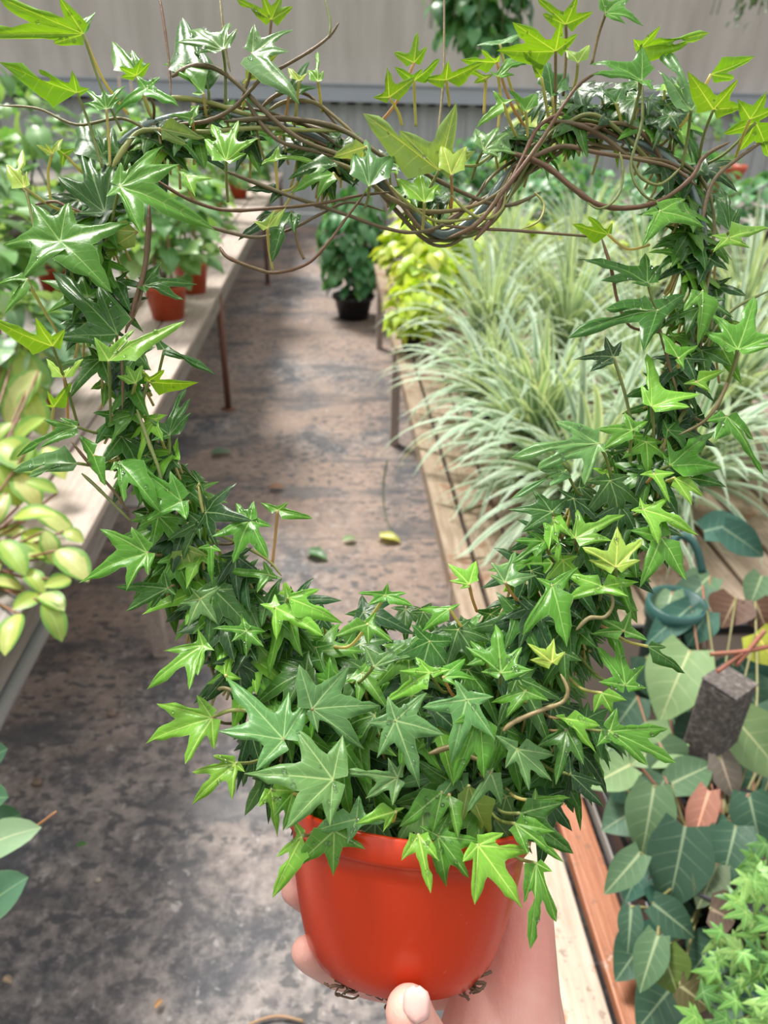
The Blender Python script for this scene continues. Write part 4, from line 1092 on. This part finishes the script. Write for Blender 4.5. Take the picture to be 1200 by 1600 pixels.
SEG = [  # px a, px b, count, half width px, front lo, hi, size m
    ((150, 300), (150, 430), 12, 42, -8, 10, .024), ((150, 430), (180, 570), 12, 38, -8, 12, .024), ((180, 570), (235, 720), 14, 34, -8, 12, .022), ((230, 700), (275, 830), 20, 40, -8, 14, .023),
    ((275, 830), (350, 920), 28, 55, -5, 18, .024), ((350, 900), (430, 1010), 40, 65, 0, 22, .025), ((190, 215), (330, 185), 14, 30, -10, 9, .022), ((330, 190), (540, 240), 18, 28, -12, 6, .022),
    ((560, 250), (700, 340), 9, 28, -12, 4, .02), ((780, 240), (900, 140), 16, 34, -14, 3, .022), ((880, 160), (1060, 160), 26, 38, -16, 2, .023), ((1040, 180), (1095, 330), 16, 34, -14, 6, .024),
    ((1095, 330), (1095, 480), 18, 34, -10, 8, .023), ((1090, 480), (1060, 620), 18, 38, -10, 10, .023), ((1060, 620), (980, 760), 24, 45, -8, 12, .023), ((980, 760), (900, 880), 30, 62, -5, 18, .024), ((900, 880), (820, 980), 34, 75, 0, 24, .024)]
for a, c, n, hw, o0, o1, sz in SEG:
    for i in range(n):
        t = rnd(0, 1); px, py = lerp(a[0], c[0], t), lerp(a[1], c[1], t)
        L = math.hypot(c[0] - a[0], c[1] - a[1]); u = rnd(-1, 1)
        px += -(c[1] - a[1]) / L * hw * u; py += (c[0] - a[0]) / L * hw * u
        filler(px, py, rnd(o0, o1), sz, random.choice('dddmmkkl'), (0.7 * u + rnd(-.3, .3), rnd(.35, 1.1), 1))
for i in range(250):     # the mound over the pot
    th = rnd(0, 6.283); rr = math.sqrt(rnd(0, 1))
    px, py = 655 + 265 * rr * math.cos(th), 1140 + 165 * rr * math.sin(th)
    if py > 1275 and (px < 455 or px > 850): continue
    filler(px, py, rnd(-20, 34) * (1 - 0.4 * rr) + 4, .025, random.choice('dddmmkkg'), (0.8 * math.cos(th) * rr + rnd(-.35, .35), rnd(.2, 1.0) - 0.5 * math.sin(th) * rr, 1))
for i in range(60):     # back of the mound, leaning away
    px, py = rnd(430, 930), rnd(950, 1120)
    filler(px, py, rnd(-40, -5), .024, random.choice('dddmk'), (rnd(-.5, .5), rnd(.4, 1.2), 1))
o = rest.build('foliage', [M['ivy']], ivy); o['kind'] = 'stuff'
m = MB()
for q, n in DROPS:
    r = rnd(.0005, .0012); b0 = len(m.v); m.blob(q, r, 10)
    for i in range(b0, len(m.v)):
        d = V(m.v[i]) - q; w = q + d - n * (d.dot(n) * .45) + n * r * .25; m.v[i] = (w.x, w.y, w.z)
o = m.build('water_drops', M['water'], ivy); o['kind'] = 'stuff'

# ================================================================== THE HAND
def hand():
    mb = MB()
    def cap(a, b, steps=7):
        (x0, y0, d0, r0), (x1, y1, d1, r1) = a, b
        A, B = at(x0, y0, d0), at(x1, y1, d1)
        for i in range(steps + 1):
            t = i / steps; mb.blob(A.lerp(B, t), lerp(r0, r1, t) * .001, 16)
    def chain(*p):
        for i in range(len(p) - 1): cap(p[i], p[i + 1])
    # forearm, wrist and heel of the palm
    chain((815, 1850, .335, 27), (806, 1720, .338, 25), (800, 1640, .345, 25), (802, 1560, .352, 21.5), (812, 1480, .366, 18), (812, 1420, .378, 15), (780, 1360, .398, 13))
    chain((755, 1700, .335, 22), (745, 1625, .340, 18), (752, 1560, .352, 15), (770, 1490, .374, 14))
    chain((760, 1560, .372, 15), (735, 1470, .396, 14), (715, 1400, .410, 12))
    chain((840, 1640, .35, 15.5), (834, 1560, .352, 13), (836, 1480, .366, 10.5), (836, 1430, .376, 9.5))
    # thumb
    chain((755, 1720, .330, 17), (705, 1690, .312, 14), (665, 1640, .296, 11.2), (645, 1602, .2875, 10.2), (639, 1578, .2870, 9.3))
    # fingers, index to little, wrapped round behind the pot
    chain((735, 1540, .388, 11), (660, 1545, .386, 9.8), (585, 1532, .372, 9.0), (528, 1517, .352, 8.2), (490, 1496, .336, 7.7), (479, 1487, .333, 7.2))
    chain((720, 1470, .405, 10.5), (620, 1460, .412, 9.6), (530, 1430, .400, 8.8), (480, 1402, .375, 8.0), (462, 1390, .362, 7.4))
    chain((730, 1410, .413, 10), (630, 1380, .418, 9.2), (540, 1350, .410, 8.5), (490, 1330, .388, 7.8), (476, 1322, .376, 7.2))
    chain((760, 1370, .410, 9), (690, 1320, .420, 8), (610, 1300, .420, 7.4), (560, 1290, .412, 6.6))
    root = thing('hand', 'bare left hand of a person cupping the orange pot from below', 'hand', tuple(at(800, 1640, .345)))
    o = mb.build('skin', M['skin'], root)
    r = o.modifiers.new('union', 'REMESH'); r.mode = 'VOXEL'; r.voxel_size = 0.0011; r.use_smooth_shade = True
    s = o.modifiers.new('relax', 'SMOOTH'); s.factor = 0.5; s.iterations = 14
    # nails
    def nail(cx, cy, d, ax, side, nrm, L, W):
        m = MB(); c = at(cx, cy, d); rows = []
        for i in range(9):
            u = -1 + 2 * i / 8; row = []
            for j in range(7):
                v = -1 + 2 * j / 6
                w = W * math.sqrt(max(0.02, 1 - abs(u) ** 3.2))
                row.append(m.vert(c + ax * (u * L) + side * (v * w) - nrm * (v * v * W * 0.38) - nrm * (u * u * L * 0.10)))
            rows.append(row)
        for i in range(8):
            for j in range(6): m.face(rows[i][j], rows[i + 1][j], rows[i + 1][j + 1], rows[i][j + 1])
        q = m.build('thumbnail', M['nail'], root)
        sd = q.modifiers.new('thick', 'SOLIDIFY'); sd.thickness = 0.0006
    ax = (up * 0.97 + rt * 0.02 + fw * 0.25).normalized(); side = (rt * 0.97 - fw * 0.2).normalized(); nr = side.cross(ax).normalized()
    if nr.dot(fw) > 0: nr = -nr
    nail(650, 1572, .2779, ax, side, nr, 0.0058, 0.0049)
hand()

# ================================================================== SMALL THINGS ON THE GROUND, LITTLE IVY
def ground_leaf(label, px, py, L, ang, cl, sh='heart'):
    p = hit(px, py, 0.012); a = R(ang); d = V((math.cos(a), math.sin(a), 0.05))
    m = MB(); blade(m, p - d * L / 2, p + d * L / 2, V((0, 0, 1)), L * .62, cl, sh, 8, 3, 0.10, 0.25)
    tag(m.build('fallen_leaf', M['heart']), label, 'leaf')
ground_leaf('yellowing fallen leaf on the ground by the right bench', 610, 842, 0.085, -25, (0.52, 0.50, 0.07))
ground_leaf('green fallen leaf on the ground left of the yellowing one', 497, 868, 0.085, -35, (0.06, 0.17, 0.05))
ground_leaf('small pale green fallen leaf between the two larger fallen leaves', 546, 843, 0.055, 15, (0.30, 0.42, 0.22), 'oval')
ground_leaf('tiny curled green leaf on the ground at lower left', 128, 1320, 0.022, 10, (0.07, 0.22, 0.05), 'oval')
ground_leaf('pale pinkish scrap of leaf at the lower left edge', 12, 1531, 0.022, -30, (0.52, 0.38, 0.28), 'oval')
ground_leaf('small tan leaf fallen near the bottom photo edge', 248, 1568, 0.018, 50, (0.50, 0.26, 0.10), 'oval')
ground_leaf('grey green leaf on the ground under the left bench edge', 348, 708, 0.09, 10, (0.16, 0.24, 0.16))
ground_leaf('orange brown leaf in the middle of the aisle', 434, 762, 0.06, 0, (0.36, 0.16, 0.09))
p = [hit(x, y, .008) for x, y in ((388, 1602), (412, 1592), (440, 1588), (475, 1596))]
m = MB(); m.tube(smooth_path(p, 4), 0.0028, 6, (0.42, 0.24, 0.14)); tag(m.build('twig', M['stem']), 'thin tan twig on the ground at the bottom edge', 'twig')
p = [hit(x, y, .006) for x, y in ((604, 720), (598, 760), (601, 800), (612, 835))]
m = MB(); m.tube(smooth_path(p, 4), 0.003, 6, (0.10, 0.13, 0.08)); tag(m.build('twig', M['stem']), 'dark dry stalk lying above the yellowing fallen leaf', 'twig')
for px, py, r, lab in ((153, 1375, .006, 'pale pebble on the dusty ground at lower left'), (175, 1115, .011, 'brown pebble on the ground under the pallet edge'), (58, 1222, .011, 'brown stone near the round dark leaves')):
    q = hit(px, py, r * .5); m = MB(); m.blob(q, r, 12, (0.5, 0.42, 0.36) if r < .01 else (0.26, 0.17, 0.13))
    m.v = [(q.x + (v[0] - q.x) * (1.3 + .3 * math.sin(v[1] * 900)), v[1], q.z + (v[2] - q.z) * .6) for v in m.v]
    tag(m.build('pebble', M['stem']), lab, 'stone')
p = [hit(x, y, 0.01) for x, y in ((120, 955), (130, 965), (134, 985))]
def little_ivy():
    base = (0.72, 0.46, RT)
    root = thing('small_ivy', 'small light green ivy in a black pot at the lower right corner', 'potted plant', base)
    pot_parts(root, base, 0.07, 0.09, 'black')
    m = MB(); random.seed(9)
    for i in range(150):
        px = rnd(1085, 1260); py = rnd(1285, 1660)
        if px < 1205 - (py - 1285) * .42 - rnd(0, 25) : continue
        d = lerp(.90, .80, (py - 1285) / 350) - rnd(0, .07) * (px > 1150) + rnd(0, .03)
        J = at(px, py, d); n = (nview * .8 + up * rnd(.2, .9) + rt * rnd(-.7, .4)).normalized()
        a = rt * rnd(-1.3, .6) - up * rnd(-.2, .9); a = a - n * a.dot(n); a.normalize(); bb = n.cross(a); L = rnd(.020, .034); T = []
        for ang, l2 in ((0, 1.0), (50, .72), (-50, .72), (108, .45), (-108, .45)):
            q = R(ang + rnd(-6, 6)); l = L * l2; T.append(J + (a * math.cos(q) + bb * math.sin(q)) * l - n * .2 * l)
        lobed(m, J, T, n, jit(random.choice([(0.13, 0.30, 0.07), (0.20, 0.40, 0.10), (0.09, 0.22, 0.06), (0.26, 0.45, 0.14)]), .15), 5, 2, .03, .06, .58, .03)
    m.build('foliage', M['ivy'], root)
    st = MB(); org = V(base) + V((0, 0, .09))
    for k in range(16):
        e = at(rnd(1110, 1220), rnd(1320, 1600), .86)
        st.tube(smooth_path([org, org.lerp(e, .5) + V((0, 0, .04)), e], 4), .0015, 5, (.25, .28, .1))
    st.build('stems', M['stem'], root)
little_ivy()

GROUPS = {'potted_vine': 'potted vines on the left benches', 'golden_pothos': 'yellow green plants on the right bench', 'spider_plant': 'striped grassy plants on the right bench',
          'hanging_basket': 'hanging baskets by the netting', 'fallen_leaf': 'fallen leaves on the ground', 'pebble': 'stones on the ground', 'twig': 'twigs on the ground', 'plant_bench': 'wooden plant benches'}
for o in list(col.objects):
    if o.parent is None and 'category' in o:
        g = GROUPS.get(o.name.split('.')[0])
        if g: o['group'] = g
